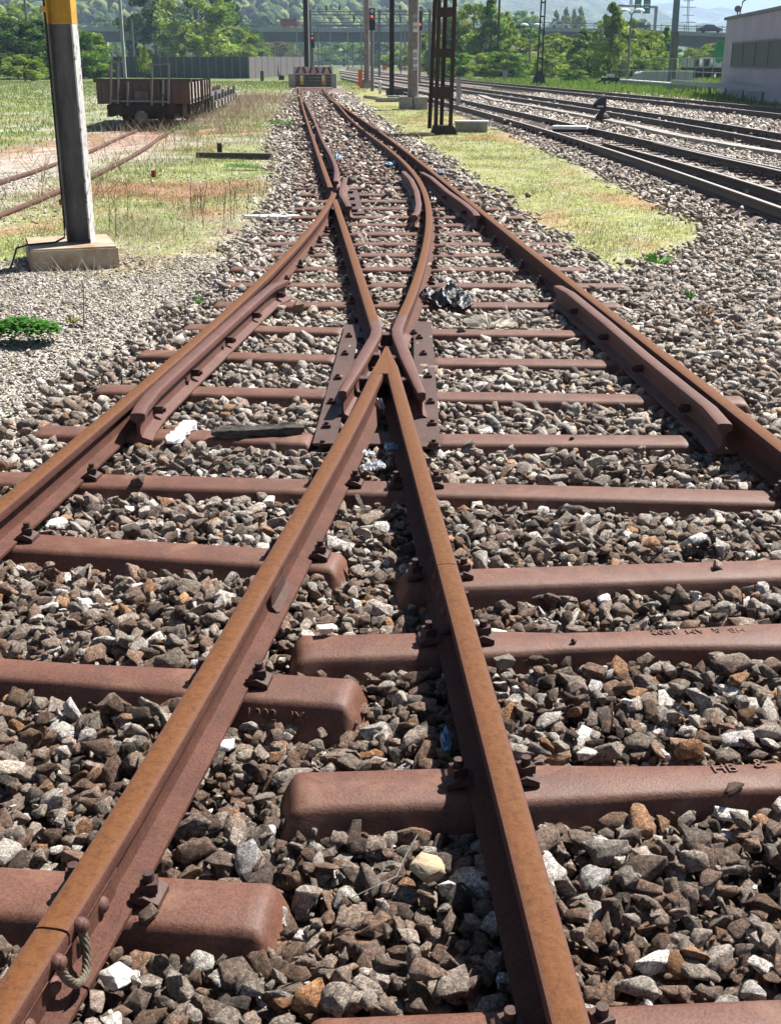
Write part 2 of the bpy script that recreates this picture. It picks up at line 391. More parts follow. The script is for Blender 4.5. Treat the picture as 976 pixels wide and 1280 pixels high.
def rail_thing(label, path, mat='rail', ws=None, group=None, name='rail', zb=.030, cat='rail'):
    mid = path[len(path) // 2]
    t = thing(name, label, cat, (mid[0], mid[1], 0), group)
    rail_mb(path, zb, ws).build('rail_bar', M[mat], t, smooth=29)
    return t
JR = at(559, 705, ZR)[1]        # joint of the right rail
JL = at(338, 706, ZR)[1]; JL2 = at(64, 1161, ZR)[1]
taper = lambda s, L: .28 + .72 * min(1, (L - s) / .42)
G_ = 'rusty rails of the three rail turnout'
t_out = rail_thing('long outer right rail from the buffer stop to the right photo edge', R_out, group=G_)
t_vr1 = rail_thing('short rusty frog rail from the pointed nose down to the joint gap, right branch', cutpath(R_vr, JR + .002, None), ws=taper, group=G_)
nw = MB(); ya, yb_n = 6.60, 5.97; xa_ = xat(R_vr, 6.58)
poly_n = [(xa_ - .008, ya), (xa_ + .008, ya), (xat(R_vr, 6.3) + .023, 6.3), (xat(R_vr, yb_n) + .029, yb_n), (xat(R_vl, yb_n) - .030, yb_n), (xat(R_vl, 6.3) - .019, 6.3)]
nw.prism(poly_n, .060, Matrix.Translation((0, 0, .1098))); nw.build('frog_nose', M['rail'], t_vr1, bevel=.003)
t_vr2 = rail_thing('near right rail running to the bottom edge, bright orange rusty head beyond the joint gap', cutpath(R_vr, None, JR - .002), group=G_)
t_vl1 = rail_thing('rusty frog rail, left branch of the frog nose as far as its first joint', cutpath(R_vl, JL + .002, 6.3), group=G_, zb=.0285, ws=lambda s, L: .5 + .5 * min(1, (L - s) / .15))
t_vl2 = rail_thing('diagonal rusty rail in the left foreground between its two joints', cutpath(R_vl, JL2 + .003, JL - .002), group=G_)
t_vl3 = rail_thing('rusty rail end in the bottom left corner below the bonded joint', cutpath(R_vl, None, JL2 - .003), group=G_)
t_f = rail_thing('outer left rail curving from the far frog to the left photo edge, orange rust', cutpath(R_f, None, None), group=G_)
t_g = rail_thing('outermost left rail running from the buffer stop to the far frog', cutpath(R_g), 'rail', group=G_)
t_c = rail_thing('straight rail joining the far frog nose to the near frog', R_c, ws=lambda s, L: 1.0, group=G_)
t_d = rail_thing('strongly curved middle rail bending left towards the near frog', R_d, group=G_)
t_h = rail_thing('inner left rail ending in a taper just beyond the far frog', R_h, 'rail2', group=G_)
# wing rails and check rails
def bent(label, pix, mat='rail2', group=None, zb=.031, name='check_rail', cat='check rail', ws=None, step=None):
    return rail_thing(label, tr(pix), mat, ws=ws, group=group, name=name, zb=zb, cat=cat), tr(pix)
cend = (xat(R_c, R_c[-1][1]), R_c[-1][1]) if R_c[0][1] > R_c[-1][1] else R_c[0]
dend = R_d[-1] if R_d[0][1] > R_d[-1][1] else R_d[0]
wtap = lambda s, L: 1 - .42 * max(0, (s - L + .28) / .28)
pc = [(cend[0], cend[1] - .005)] + tr([(471, 411), (469, 419), (451, 450), (428, 489)])
pd = [(dend[0], dend[1] - .005)] + tr([(496.5, 410), (497, 419), (508.5, 447.5), (527, 491)])
t_wc = rail_thing('left wing rail of the near frog, kinked beside the nose', pc, 'rail2', name='wing_rail', ws=wtap, zb=.031, cat='wing rail', group='wing rails of the frogs')
t_wd = rail_thing('right wing rail of the near frog, kinked beside the nose', pd, 'rail2', name='wing_rail', ws=wtap, zb=.031, cat='wing rail', group='wing rails of the frogs')
pk = tr([(431.5, 222), (427, 239), (427.5, 243), (436.5, 258)])
t_wk = rail_thing('short flared wing rail on the right of the far frog', pk, 'rail2', name='wing_rail', zb=.031, cat='wing rail', group='wing rails of the frogs')
GC = 'check rails beside the running rails'
t_l1, P1 = bent('long check rail with flared end inside the outer right rail, nearest one', [(697, 357), (712, 365), (757, 401.5), (805.7, 443), (854, 482), (886.7, 508), (906, 530)], group=GC)
t_l2, P2 = bent('check rail far up the outer right rail, ending beside the light stone', [(527, 215), (538.6, 221.2), (559, 238.6), (581.4, 254.4), (592.7, 264), (596.5, 269.5)], group=GC)
t_l3, P3 = bent('short curved check rail left of the strongly curved middle rail', [(504, 214), (513.8, 224), (520.6, 238.6), (523.2, 254.4), (521.5, 264), (517, 269)], group=GC)
t_l4, P4 = bent('check rail bolted inside the outer left rail, with a rounded bent end', [(355.5, 350), (340, 357), (332, 363), (297.7, 393), (258, 428.5), (221.5, 461), (192, 488), (177, 507), (172, 517)], group=GC)
# blocks and bolts of the check rails
def hexbolt(m, c, ax, r=.017, h=.022, n=6):
    ax = Vector(ax).normalized(); c = Vector(c); m.tube([c, c + ax * h], r, n)
def check_bolts(t, path, side, ys):
    for y in ys:
        d = dirat(path, y); nx = Vector((d.y, -d.x, 0)) * side; x = xat(path, y)
        m = MB(); c = Vector((x, y, .09)); hexbolt(m, c + nx * .01, nx, .021, .045)
        hexbolt(m, c + nx * .05, nx, .012, .018, 8); m.build('bolt', M['bolt'], t)
        m = MB(); m.box(c - nx * .05, (.05, .07, .045), math.atan2(d.y, d.x) + math.pi / 2); m.build('spacer_block', M['plate'], t)
check_bolts(t_l4, P4, 1, [at(0, yy, .03)[1] for yy in (379, 405, 437, 479, 527)])
check_bolts(t_l1, P1, -1, [5.6, 6.4, 7.2, 8.0])
check_bolts(t_l2, P2, -1, [13.6, 15.2]); check_bolts(t_l3, P3, -1, [13.6, 15.2])

# fish plates
def fishplate(t, path, yj, half, bolts, hexside):
    d = dirat(path, yj); d3 = Vector((d.x, d.y, 0)); x = xat(path, yj)
    for side in (1, -1):
        nx = Vector((d.y, -d.x, 0)) * side; c = Vector((x, yj, 0)); m = MB(); rings = []
        for s in (-half, -half + .012, half - .012, half):
            o = c + d3 * s; q = .85 if abs(s) > half - .006 else 1
            rings.append([o + nx * a + Vector((0, 0, z)) for a, z in ((.0, .062), (.045 * q, .052), (.026 * q, .072), (.024 * q, .118), (.034 * q, .134), (.0, .134))])
        m.loft(rings); m.build('fishplate', M['rail'] if side == hexside * -1 else M['plate'], t, smooth=30)
        for b in bolts:
            o = c + d3 * b + nx * .022 + Vector((0, 0, .095)); m = MB()
            if side == hexside: hexbolt(m, o, nx, .022, .026, 6); hexbolt(m, o + nx * .026, nx, .011, .012, 8)
            else: m.dome(o, .019, .017, nx, 12, 4)
            m.build('bolt', M['bolt'] if side == hexside else M['rail2'], t, smooth=40)
fishplate(t_vr2, R_vr, JR, .26, (-.19, -.07, .07, .19), 1)
fishplate(t_vl2, R_vl, JL, .10, (), 1)
fishplate(t_vl2, R_vl, JL2, .24, (-.165, -.06, .06, .165), -1)
# bond cable hanging across the bonded joint
d = dirat(R_vl, JL2); nx = Vector((d.y, -d.x, 0)); d3 = Vector((d.x, d.y, 0)); c = Vector((xat(R_vl, JL2), JL2, 0))
cab = thing('bond_cable', 'frayed twisted steel bond cable looped across the rail joint in the bottom left', 'cable', (c.x, c.y, .15))
loop = []
for i in range(25):
    a = i / 24; ang = math.pi * a
    loop.append(c + d3 * (.050 * math.cos(ang) - .012) + nx * (.038 + .022 * math.sin(ang)) + Vector((0, 0, .152 - .078 * math.sin(ang))))
loop = [loop[0] - nx * .0] + loop + [loop[-1]]
for k in range(6):
    st = []
    for i, p in enumerate(loop):
        ang = i * .75 + k * math.pi / 3; q = loop[min(i + 1, len(loop) - 1)] - loop[max(i - 1, 0)]
        q = q.normalized() if q.length > 1e-6 else d3; a = q.cross(Vector((.3, .2, 1))).normalized(); b = a.cross(q)
        st.append(p + (a * math.cos(ang) + b * math.sin(ang)) * .0058)
    MB().tube(st, .0036, 6).build('strand', M['cable'], cab, smooth=60)
for e in (loop[0], loop[-1]):
    m = MB(); m.tube([e - nx * .016, e + nx * .012], .013, 10); m.dome(e + nx * .012, .013, .006, nx, 10, 3); m.dome(e + Vector((0, 0, .004)), .016, .012, (0, 0, 1), 10, 3)
    m.build('terminal', M['rail2'], cab, smooth=50)

# ------------------------------------------------------------------ sleepers
SLEEPERS = []      # (p0, p1, halfwidth) for ballast avoidance
def sleeper_mb(p0, p1, e0=True, e1=True, waist=None, wt=.074, wb=.118, h=.105):
    p0, p1 = Vector(p0), Vector(p1); L = (p1 - p0).length; d = (p1 - p0) / L; nr = Vector((-d.y, d.x))
    prof = [(-wb * 1.12, -h), (-wb, -h + .012), (-wt - .010, -.020), (-wt - .003, -.008), (-wt + .012, -.001), (0, .002), (wt - .012, -.001), (wt + .003, -.008), (wt + .010, -.020), (wb, -h + .012), (wb * 1.12, -h)]
    st = set([0, L]); n = int(L / .25) + 2
    for i in range(n + 1): st.add(L * i / n)
    ends = [.008, .018, .03, .042, .055, .085, .12, .18]
    for e in ends:
        if e0: st.add(e)
        if e1: st.add(L - e)
    rings = []
    for s in sorted(st):
        de = min(s if e0 else 9, (L - s) if e1 else 9)
        dz = 0; ws = 1
        if de < .10:
            u = 1 - de / .10; dz = -.10 * max(0, (u - .42) / .58) ** 2.0; ws = 1 + .20 * u ** 2
            if de < .02: ws *= .97
        if waist:
            for wc, wr, k in waist:
                q = max(0, 1 - ((s - wc) / wr) ** 2) if abs(s - wc) < wr else 0
                q = q * q * (3 - 2 * q); ws *= 1 - k * q; dz -= .012 * k * q
        o = p0 + d * s
        rings.append([(o.x + nr.x * a * ws, o.y + nr.y * a * ws, max(-.10, ZS + z + dz) if z > -.1 else -.11) for a, z in prof])
    m = MB(); m.loft(rings, cap=True, closed=True); return m
def clip_obj(x, y, d, side, parent, proto={}):
    """clamp plate on the rail foot with its bolt and nut; copies share mesh data"""
    ang = math.atan2(d.y, d.x)
    if not proto:
        m = MB(); m.loft([[(-.034, .052, .044 - .03), (-.034, .052, .052 - .03), (-.034, .080, .060 - .03), (-.034, .112, .046 - .03), (-.034, .112, .0)],
                          [(.034, .052, .044 - .03), (.034, .052, .052 - .03), (.034, .080, .060 - .03), (.034, .112, .046 - .03), (.034, .112, .0)]])
        pl = m.build('rail_clip', M['plate']); m = MB(); m.box((0, .082, .038), (.036, .036, .022), .3)
        m.tube([(0, .082, .049), (0, .082, .068)], .012, 10); bt = m.build('bolt', M['bolt'], None)
        proto['c'] = pl.data; proto['b'] = bt.data; bpy.data.objects.remove(pl); bpy.data.objects.remove(bt)
    o = bpy.data.objects.new('rail_clip', proto['c']); C.objects.link(o); o.parent = parent
    o.location = (x - parent.location.x, y - parent.location.y, ZS - parent.location.z); o.rotation_euler = (0, 0, ang + (0 if side > 0 else math.pi))
    b = bpy.data.objects.new('bolt', proto['b']); C.objects.link(b); b.parent = o
def sleeper(label, a, b, e0=True, e1=True, rails=(), waist=None, skip=()):
    """a, b are photo pixels of the near-top edge; converted to the sleeper's centre line"""
    p0, p1 = a, b
    mid = ((p0[0] + p1[0]) / 2, (p0[1] + p1[1]) / 2, 0)
    t = thing('steel_sleeper', label, 'sleeper', mid, 'rusty steel sleepers of the turnout')
    sleeper_mb(p0, p1, e0, e1, waist).build('trough', M['sleeper'], t, smooth=40)
    SLEEPERS.append((p0, p1, .085))
    for path in rails:
        k = (p1[1] - p0[1]) / (p1[0] - p0[0]); x = 0; yy = p0[1]
        for _ in range(6): x = xat(path, yy); yy = p0[1] + k * (x - p0[0])
        if not (p0[0] - .1 < x < p1[0] + .1): continue
        ys = [q[1] for q in path]
        if not min(ys) < yy < max(ys): continue
        dd = dirat(path, yy)
        for sd in (1, -1):
            xx = x - dd.y * .08 * sd
            if p0[0] + .02 < xx < p1[0] - .02: clip_obj(x, yy, dd, sd, t)
    return t
def sp(x, y): return at(x, y, ZS)
def edge(x0, y0, x1, y1, off=-.075):
    """centre line from the far top edge as traced in photo pixels"""
    a, b = sp(x0, y0), sp(x1, y1); d = Vector((b[0] - a[0], b[1] - a[1])).normalized(); n = Vector((-d.y, d.x))
    return (a[0] + n.x * off, a[1] + n.y * off), (b[0] + n.x * off, b[1] + n.y * off)
def ext(pp, left=0, right=0):
    a, b = Vector(pp[0]), Vector(pp[1]); d = (b - a).normalized(); return tuple(a - d * left), tuple(b + d * right)
near = []
q = edge(365, 1272, 960, 1247); s_a = sleeper('rust brown sleeper cut by the bottom photo edge under the right rail', *ext(q, 0, .5), rails=[R_vr, R_out])
q = edge(348, 964, 940, 946); s_b = sleeper('wide rusty sleeper with embossed HB letters at the right edge, second from the bottom', *ext(q, 0, .55), rails=[R_vr, R_out], waist=[(1.15, .45, .25)])
q = edge(0, 1081, 366, 1104); s_c = sleeper('rusty sleeper under the bonded rail joint at lower left, with a rounded end', *ext(q, .9, 0), rails=[R_vl, R_f])
q = edge(0, 816, 462, 848); s_d = sleeper('rusty sleeper marked 1902 at left, with a rounded flared end', *ext(q, .8, 0), rails=[R_vl, R_f], waist=[(.95, .45, .22)])
q = edge(358, 793, 900, 779); s_e = sleeper('rusty sleeper with upside down 1902 lettering on its right part', *ext(q, 0, .75), rails=[R_vr, R_out], waist=[(1.0, .4, .3)])
q = edge(0, 663, 441, 690); sleeper('rusty sleeper at left just below the second ballast bay, crossing the left frog rail', *ext(q, .4, 0), rails=[R_vl, R_f])
q = edge(490, 712, 960, 698); sleeper('rusty sleeper beside the joint gap of the right rail', *ext(q, 0, .5), rails=[R_vr, R_out])
q = edge(0, 588, 960, 612); sleeper('full width sleeper just below the scraps of white paper', *ext(q, .25, .3), rails=[R_vr, R_vl, R_f, R_out])
q = edge(45, 530, 402, 541); sleeper('sleeper under the rotten dark plank, left of the frog', *q, rails=[R_f, R_vl])
q = edge(532, 541, 866, 543); sleeper('sleeper end at the flared tip of the long check rail', *q, rails=[R_vr])
rows = [(120, 479, 425, 486), (173, 436, 430, 443), (228, 404, 437, 409), (258, 376, 700, 380)]
rightrows = [(530, 488, 936, 494), (530, 446, 860, 450), (520, 410, 790, 413)]
side = ['first', 'second', 'third']
for i, r in enumerate(rows[:3]):
    sleeper('left half sleeper, %s above the rotten dark plank' % side[i], *edge(*r), rails=[R_f, R_vl, R_c] if i > 1 else [R_f, R_vl])
for i, r in enumerate(rightrows):
    sleeper('right half sleeper, %s above the flared tip of the long check rail' % side[i], *edge(*r), rails=[R_out, R_d])
yy = [377, 353, 333, 316, 302.5, 290, 279, 269.5, 259, 250, 242, 234]
names = ['passing behind the black plastic bag', 'just beyond the black plastic bag', 'second beyond the black plastic bag', 'third beyond the black plastic bag', 'fourth beyond the black plastic bag',
         'fifth beyond the black plastic bag', 'level with the far check rail tip', 'just beyond the far check rail tip', 'at the flared short wing rail', 'at the nose of the far frog', 'just beyond the far frog nose', 'second beyond the far frog nose']
for i, (y, nm) in enumerate(zip(yy, names)):
    Y = at(480, y, ZS)[1] - .075
    xl = xat(R_f, Y) - .35 if Y < 15 else xat(R_g, Y) - .35
    xr = xat(R_out, Y) + .38
    sleeper('long rusty sleeper %s' % nm, (xl - .1 * (i % 3), Y + .02), (xr + .12 * ((i * 2) % 3), Y - .02), rails=[R_f, R_c, R_d, R_out] if Y < 14 else [R_d, R_out, R_g, R_h])
Yb = at(480, 234, ZS)[1]
k = 0
while Yb + .78 * (k + 1) < 84:
    Y = Yb + .78 * (k + 1); k += 1
    xl = xat(R_g, Y) - .4; xr = xat(R_out, Y) + .4
    if k <= 6: sleeper('sleeper row %d' % k, (xl, Y), (xr, Y), rails=[R_d, R_out, R_g, R_h])
    else:
        t = sleeper('x', (xl, Y), (xr, Y))
    t_ = [o for o in C.objects if o.name.startswith('steel_sleeper')][-1] if False else None
# relabel the far rows: nothing in the photo tells them apart
for o in C.objects:
    if o.get('label', '').startswith('sleeper row ') or o.get('label') == 'x':
        o['label'] = 'half buried rusty sleeper between the far frog and the buffer stop'
        o['group'] = 'half buried far sleepers'

# embossed lettering on the sleepers
def emboss(text, pos, size, rot, parent, ext_=.0014, mat='sleeper'):
    cu = bpy.data.curves.new('lettering', 'FONT'); cu.body = text; cu.size = size; cu.extrude = ext_; cu.offset = -.0006
    cu.align_x = 'CENTER'; cu.align_y = 'CENTER'
    cu.bevel_depth = .0006
    ob = bpy.data.objects.new('lettering', cu); C.objects.link(ob)
    bpy.context.view_layer.update()
    dg = bpy.context.evaluated_depsgraph_get(); me = bpy.data.meshes.new_from_object(ob.evaluated_get(dg)); me.name = 'lettering'
    bpy.data.objects.remove(ob); me.materials.clear(); me.materials.append(M[mat])
    o = bpy.data.objects.new('lettering', me); C.objects.link(o); o.parent = parent
    o.matrix_local = Matrix.Translation(Vector(pos) - parent.location) @ rot.to_4x4()
    return o
sx_ = at(330, 890, -.005)
slope = math.atan2(.085, .044)
Rf = Matrix.Rotation(math.radians(-3), 3, 'Z') @ Matrix.Rotation(slope, 3, 'X')
def on_front(sx, label_s, sl, parent, s0):
    # lettering on the sloping near side of a sleeper whose centre line is s0
    a, b = Vector(s0[0]), Vector(s0[1]); d = (b - a).normalized(); n = Vector((d.y, -d.x))
    x = at(sx, 890, 0)[0]; t = (x - a.x) / d.x; o = a + d * t + n * .1000
    R = Matrix.Rotation(math.atan2(d.y, d.x), 3, 'Z') @ Matrix.Rotation(math.atan2(.073, .034), 3, 'X')
    return emboss(label_s, (o.x, o.y, ZS - .0400), sl, R, parent, .0035)
s0d = ext(edge(0, 816, 462, 848), .8, 0)
on_front(332, '1902', .045, s_d, s0d); on_front(289, 'H', .045, s_d, s0d); on_front(378, 'IX', .042, s_d, s0d); on_front(218, 'B', .045, s_d, s0d)
def on_top(px, py, text, size, rz, parent):
    x, y = at(px, py, ZS); return emboss(text, (x, y, ZS + .0005), size, Matrix.Rotation(rz, 3, 'Z'), parent)
on_top(872, 789, 'HB  &  AM  1902', .042, math.pi + .05, s_e)
on_top(905, 961, 'HB', .05, .08, s_b); on_top(948, 955, '&', .05, .08, s_b)

# ------------------------------------------------------------------ base plates of the near frog
fp = thing('frog_base_plate', 'bolted rusty steel base plates under the near frog', 'base plate', (0, 6.2, 0))
def strip(px, wd, z=.036, name='plate_strip'):
    P = [at(x, y, z) for x, y in px]; m = MB()
    for (a, b) in zip(P[:-1], P[1:]): m.beam((a[0], a[1], z), (b[0], b[1], z), wd, .014)
    return m.build(name, M['plate'], fp, bevel=.002)
strip([(441, 407), (405, 556)], .105); strip([(528, 403), (534, 560)], .12)
for y, x0, x1 in ((446, 440, 522), (487, 424, 530), (541, 404, 542), (411, 447, 527)):
    a = at(x0, y + 8, .034); b = at(x1, y + 8, .034); m = MB(); m.beam((a[0], a[1], .0325), (b[0], b[1], .0325), .17, .012); m.build('cross_plate', M['plate'], fp, bevel=.002)
for x, y in ((431, 440), (422, 470), (414, 500), (408, 530), (403, 553), (529, 440), (535, 468), (538, 500), (540, 527), (542, 552), (517, 414), (524, 420), (436, 418)):
    a = at(x, y, .06); m = MB(); m.box((a[0], a[1], .050), (.036, .036, .018), .2); m.tube([(a[0], a[1], .055), (a[0], a[1], .072)], .011, 8); m.build('bolt', M['bolt'], fp)
for x, y in ((483, 421), (466, 446), (497, 450), (458, 476), (506, 478)):
    a = at(x, y, .12); m = MB(); m.box((a[0], a[1], .105), (.075, .07, .07)); m.build('spacer_block', M['plate'], fp, bevel=.004)
fq = thing('frog_base_plate', 'small rusty base plate with bolts right of the far frog', 'base plate', (0, 15, 0))
a0 = at(437, 238, .036); a1 = at(445, 268, .036)
MB().beam((a0[0], a0[1], .036), (a1[0], a1[1], .036), .2, .014).build('plate_strip', M['plate'], fq)
for x, y in ((438, 241), (440, 249), (441, 257), (443, 264)):
    a = at(x, y, .05); MB().box((a[0], a[1], .055), (.06, .06, .04), .2).build('bolt', M['bolt'], fq)

# ------------------------------------------------------------------ right hand running tracks
def smooth_path(px, deg=3):
    P = tr(px); return fitpath(P, deg)
N1 = smooth_path([(425, 97), (500, 113.5), (560, 128), (600, 139.4), (640, 150.5), (747.7, 181), (838.9, 212), (959, 253)])
N3 = smooth_path([(425, 94), (500, 108), (560, 120.5), (600, 129.5), (640, 138), (736, 159), (819, 177), (960, 206.7)])
M1 = smooth_path([(425, 90.5), (500, 102), (600, 115.5), (640, 121), (740, 136), (833, 152), (960, 174)])
M2 = smooth_path([(425, 88.5), (500, 98.5), (600, 110.8), (640, 116.2), (757, 132.7), (860, 148), (960, 163.7)])
L1 = smooth_path([(430, 86.5), (500, 93.5), (600, 104.5), (640, 109.5), (800, 122.5), (960, 141)], 2)
L2 = smooth_path([(430, 85), (500, 91.5), (600, 101.7), (640, 106), (800, 118), (960, 134)], 2)
def extend(path, yend=1.0, n=6):
    P = sorted(path, key=lambda q: q[1]); a, b = P[0], P[3]; dx, dy = (a[0] - b[0]) / (b[1] - a[1]), 1
    pre = [(a[0] + dx * (a[1] - yy_) * .75, yy_) for yy_ in np.linspace(yend, a[1] - .5, n)]
    return pre + P
N1, N3, M1, M2, L1, L2 = [extend(p, e) for p, e in ((N1, 4), (N3, 8), (M1, 14), (M2, 16), (L1, 26), (L2, 28))]
GT = 'rails of the running tracks on the right'
rail_thing('nearest running rail on the right, dark sides and shiny head, beside the grass patch', N1, 'rail_far', group=GT)
rail_thing('second running rail on the right, behind the white box between the rails', N3, 'rail_far', group=GT)
rail_thing('running rail just behind the small triangular switch signal', M1, 'rail_far', group=GT)
rail_thing('far rail of the middle running track', M2, 'rail_far', group=GT)
rail_thing('near rail of the farthest running track beside the green verge', L1, 'rail_far', group=GT)
rail_thing('farthest running rail along the green verge', L2, 'rail_far', group=GT)
B2 = smooth_path([(752, 178), (795, 188), (860, 206), (959, 234.7)], 2); B2 = extend(B2, 5)
rail_thing('switch blade rail between the two nearest running rails', B2, 'rail_far', group=GT, ws=lambda s, L: .35 + .65 * min(1, (L - s) / 2.5))
B3 = [(x - .10 - .012 * max(0, 24 - y), y) for x, y in cutpath(N3, 9, 24.5)]
rail_thing('switch blade lying against the second running rail', B3, 'rail_far', group=GT, ws=lambda s, L: .35 + .65 * min(1, (L - s) / 2.5))
def track_sleepers(A, B, y0, y1, step, label, group, over=.5, clipmax=0):
    proto = None; y = y0; n = 0
    while y < y1:
        xa = xat(A, y); d = dirat(A, y); nr = Vector((d.y, -d.x))
        # half the gauge to the centre line
        g = abs(xat(B, y) - xa) * d.y; g = min(max(g, .95), 1.6); c = Vector((xa, y)) + nr * g / 2
        if proto is None:
            t = thing('track_sleeper', label, 'sleeper', (c.x, c.y, 0), group); L = 2.35
            m = MB(); m.box((c.x, c.y, -.04), (.23, L, .13), math.atan2(d.y, d.x), taper=.82)
            m.build('sleeper_body', M['far_sleeper'], t); proto = t; pang = math.atan2(d.y, d.x)
            for s in (-.5, .5):
                for s2 in (-1, 1):
                    o = c + nr * (s * 1.2 + s2 * .095)
                    mm = MB(); mm.box((o.x, o.y, .05), (.08, .075, .04), math.atan2(d.y, d.x)); mm.tube([(o.x, o.y, .06), (o.x, o.y, .11)], .016, 6); mm.build('rail_clip', M['bolt'], t)
        else:
            if n < clipmax: o = copy_tree(proto)
            else:
                o = proto.copy(); C.objects.link(o)
                b = [x for x in proto.children if x.name.startswith('sleeper_body')][0].copy(); C.objects.link(b); b.parent = o
            o.location = (c.x, c.y, 0); o.rotation_euler = (0, 0, math.atan2(d.y, d.x) - pang)
        SLEEPERS.append(((c.x - nr.x * 1.17, c.y - nr.y * 1.17), (c.x + nr.x * 1.17, c.y + nr.y * 1.17), .11))
        y += step * d.y; n += 1
track_sleepers(N1, N3, 7.5, 62, .62, 'weathered grey sleeper of the nearest running track', 'sleepers of the nearest running track', clipmax=45)
track_sleepers(M1, M2, 20, 75, .66, 'weathered grey sleeper of the middle running track', 'sleepers of the middle running track', clipmax=20)
track_sleepers(L1, L2, 30, 85, .7, 'weathered grey sleeper of the farthest running track', 'sleepers of the farthest running track', clipmax=0)
# rusty siding on the left
ZR_ = ZR; ZR = .055
S1 = smooth_path([(-60, 244), (0, 224), (40, 213), (70, 204), (100, 193), (133, 178)], 2); S2 = [(x + 1.08 + .0 * y, y) for x, y in S1]
S2 = smooth_path([(-60, 290), (0, 265), (60, 244), (90, 232), (120, 215), (150, 199), (200, 172)], 2)
def spliced(S, dx):
    P = sorted(S, key=lambda q: q[1]); last = P[-1]
    return P + [(last[0] + (-.055) * (yy - last[1]) - .02 * min(yy - last[1], 10), yy) for yy in np.linspace(last[1] + 2, 62, 14)]
S1, S2 = extend(spliced(S1, 0), 8), extend(spliced(S2, 0), 8)
rail_thing('left rail of the overgrown siding leading to the old wagon', S1, 'rail2', group='rails of the overgrown siding', zb=-.085)
rail_thing('right rail of the overgrown siding leading to the old wagon', S2, 'rail2', group='rails of the overgrown siding', zb=-.085)
ZR = ZR_

# ------------------------------------------------------------------ zones of the ground
LEFT_EDGE = [at(*p) for p in [(-200, 700), (0, 588), (60, 535), (110, 480), (175, 436), (228, 395), (258, 362), (290, 325), (320, 292), (340, 262), (352, 220), (345, 170), (362, 125), (370, 108)]]
BALLAST = [at(*p) for p in [(-300, 1400), (-260, 760)]] + LEFT_EDGE + [at(*p) for p in [(424, 108), (460, 140), (500, 168), (540, 190), (560, 208), (640, 262), (700, 312), (780, 343), (830, 322), (897, 308), (906, 293), (850, 264), (765, 225), (700, 191), (640, 165), (590, 146), (520, 126), (450, 101),
           (430, 96), (425, 84), (500, 89), (600, 99), (700, 107), (800, 116), (960, 131), (1100, 150), (1300, 300), (1500, 1400)]]
GR_PATCH = [at(*p) for p in [(428, 111), (450, 104), (520, 128), (590, 148), (640, 167), (700, 192), (765, 224), (850, 258), (935, 289), (930, 310), (855, 328), (800, 350), (700, 312), (640, 262), (560, 208), (540, 190), (500, 168), (460, 140)]]
GR_LEFT = [at(*p) for p in [(110, 215), (230, 180), (250, 160), (320, 110), (368, 104), (345, 150), (358, 205), (340, 245), (290, 300), (230, 330), (170, 330), (120, 300), (-40, 345), (-100, 300), (0, 275)]]
MEADOW = [at(*p) for p in [(-500, 240), (0, 190), (120, 165), (150, 150), (118, 122), (300, 103), (300, 92), (-300, 96), (-900, 120)]]
MID_GRASS = [at(*p) for p in [(520, 104), (640, 120), (760, 140), (960, 170), (1100, 180), (1100, 165), (960, 156), (760, 128), (640, 113), (560, 103)]]
def zones(x, y):
    x = np.asarray(x, float); y = np.asarray(y, float)
    wob = (fbm(x * 1.3, y * 1.3, 3) - .5) * (.5 + y * .012)
    sm = lambda d, k: np.clip(d / k + .5, 0, 1)
    k = .25 + y * .008
    b = sm(sdist(x, y, BALLAST) + wob * .6, k)
    gp = sm(sdist(x, y, GR_PATCH) + wob, k)
    gl = sm(sdist(x, y, GR_LEFT) + wob * 2.2, k * 3)
    me = sm(sdist(x, y, MEADOW) + wob * 3, k * 4)
    far = np.clip((y - 62) / 25, 0, 1) * (sdist(x, y, BALLAST) < -.2)
    rv = (x > np.interp(y, [q[1] for q in sorted(L2, key=lambda q: q[1])], [q[0] for q in sorted(L2, key=lambda q: q[1])]) + 1.0) & (x > 3)
    mg = sm(sdist(x, y, MID_GRASS) + wob * 2, k * 3) * .55
    return b, gp, gl, np.maximum(me, far), rv.astype(float), mg
# one ground sheet, fine near the camera, reaching the horizon
def axis_lines(lo, hi, c0, fine, grow):
    out = [c0]; s = fine
    while out[-1] < hi: out.append(out[-1] + s); s = max(fine, (out[-1] - c0) * grow)
    neg = [c0]; s = fine
    while neg[-1] > lo: neg.append(neg[-1] - s); s = max(fine, (c0 - neg[-1]) * grow)
    return np.array(sorted(set(neg[1:] + out)))
gx = axis_lines(-5500, 5500, 0, .09, .022); gy = axis_lines(-60, 7500, 2, .09, .016)
X, Y = np.meshgrid(gx, gy); b, gp, gl, me_, rv, mg = zones(X, Y)
n1 = fbm(X * .9, Y * .9, 11); n2 = fbm(X * 5, Y * 5, 12); n3 = fbm(X * .35, Y * .35, 13)
Z = np.full(X.shape, -.012) + (n1 - .5) * .05 * (1 - b) + (n2 - .5) * .02 * (1 - b)
Z = Z - b * .072
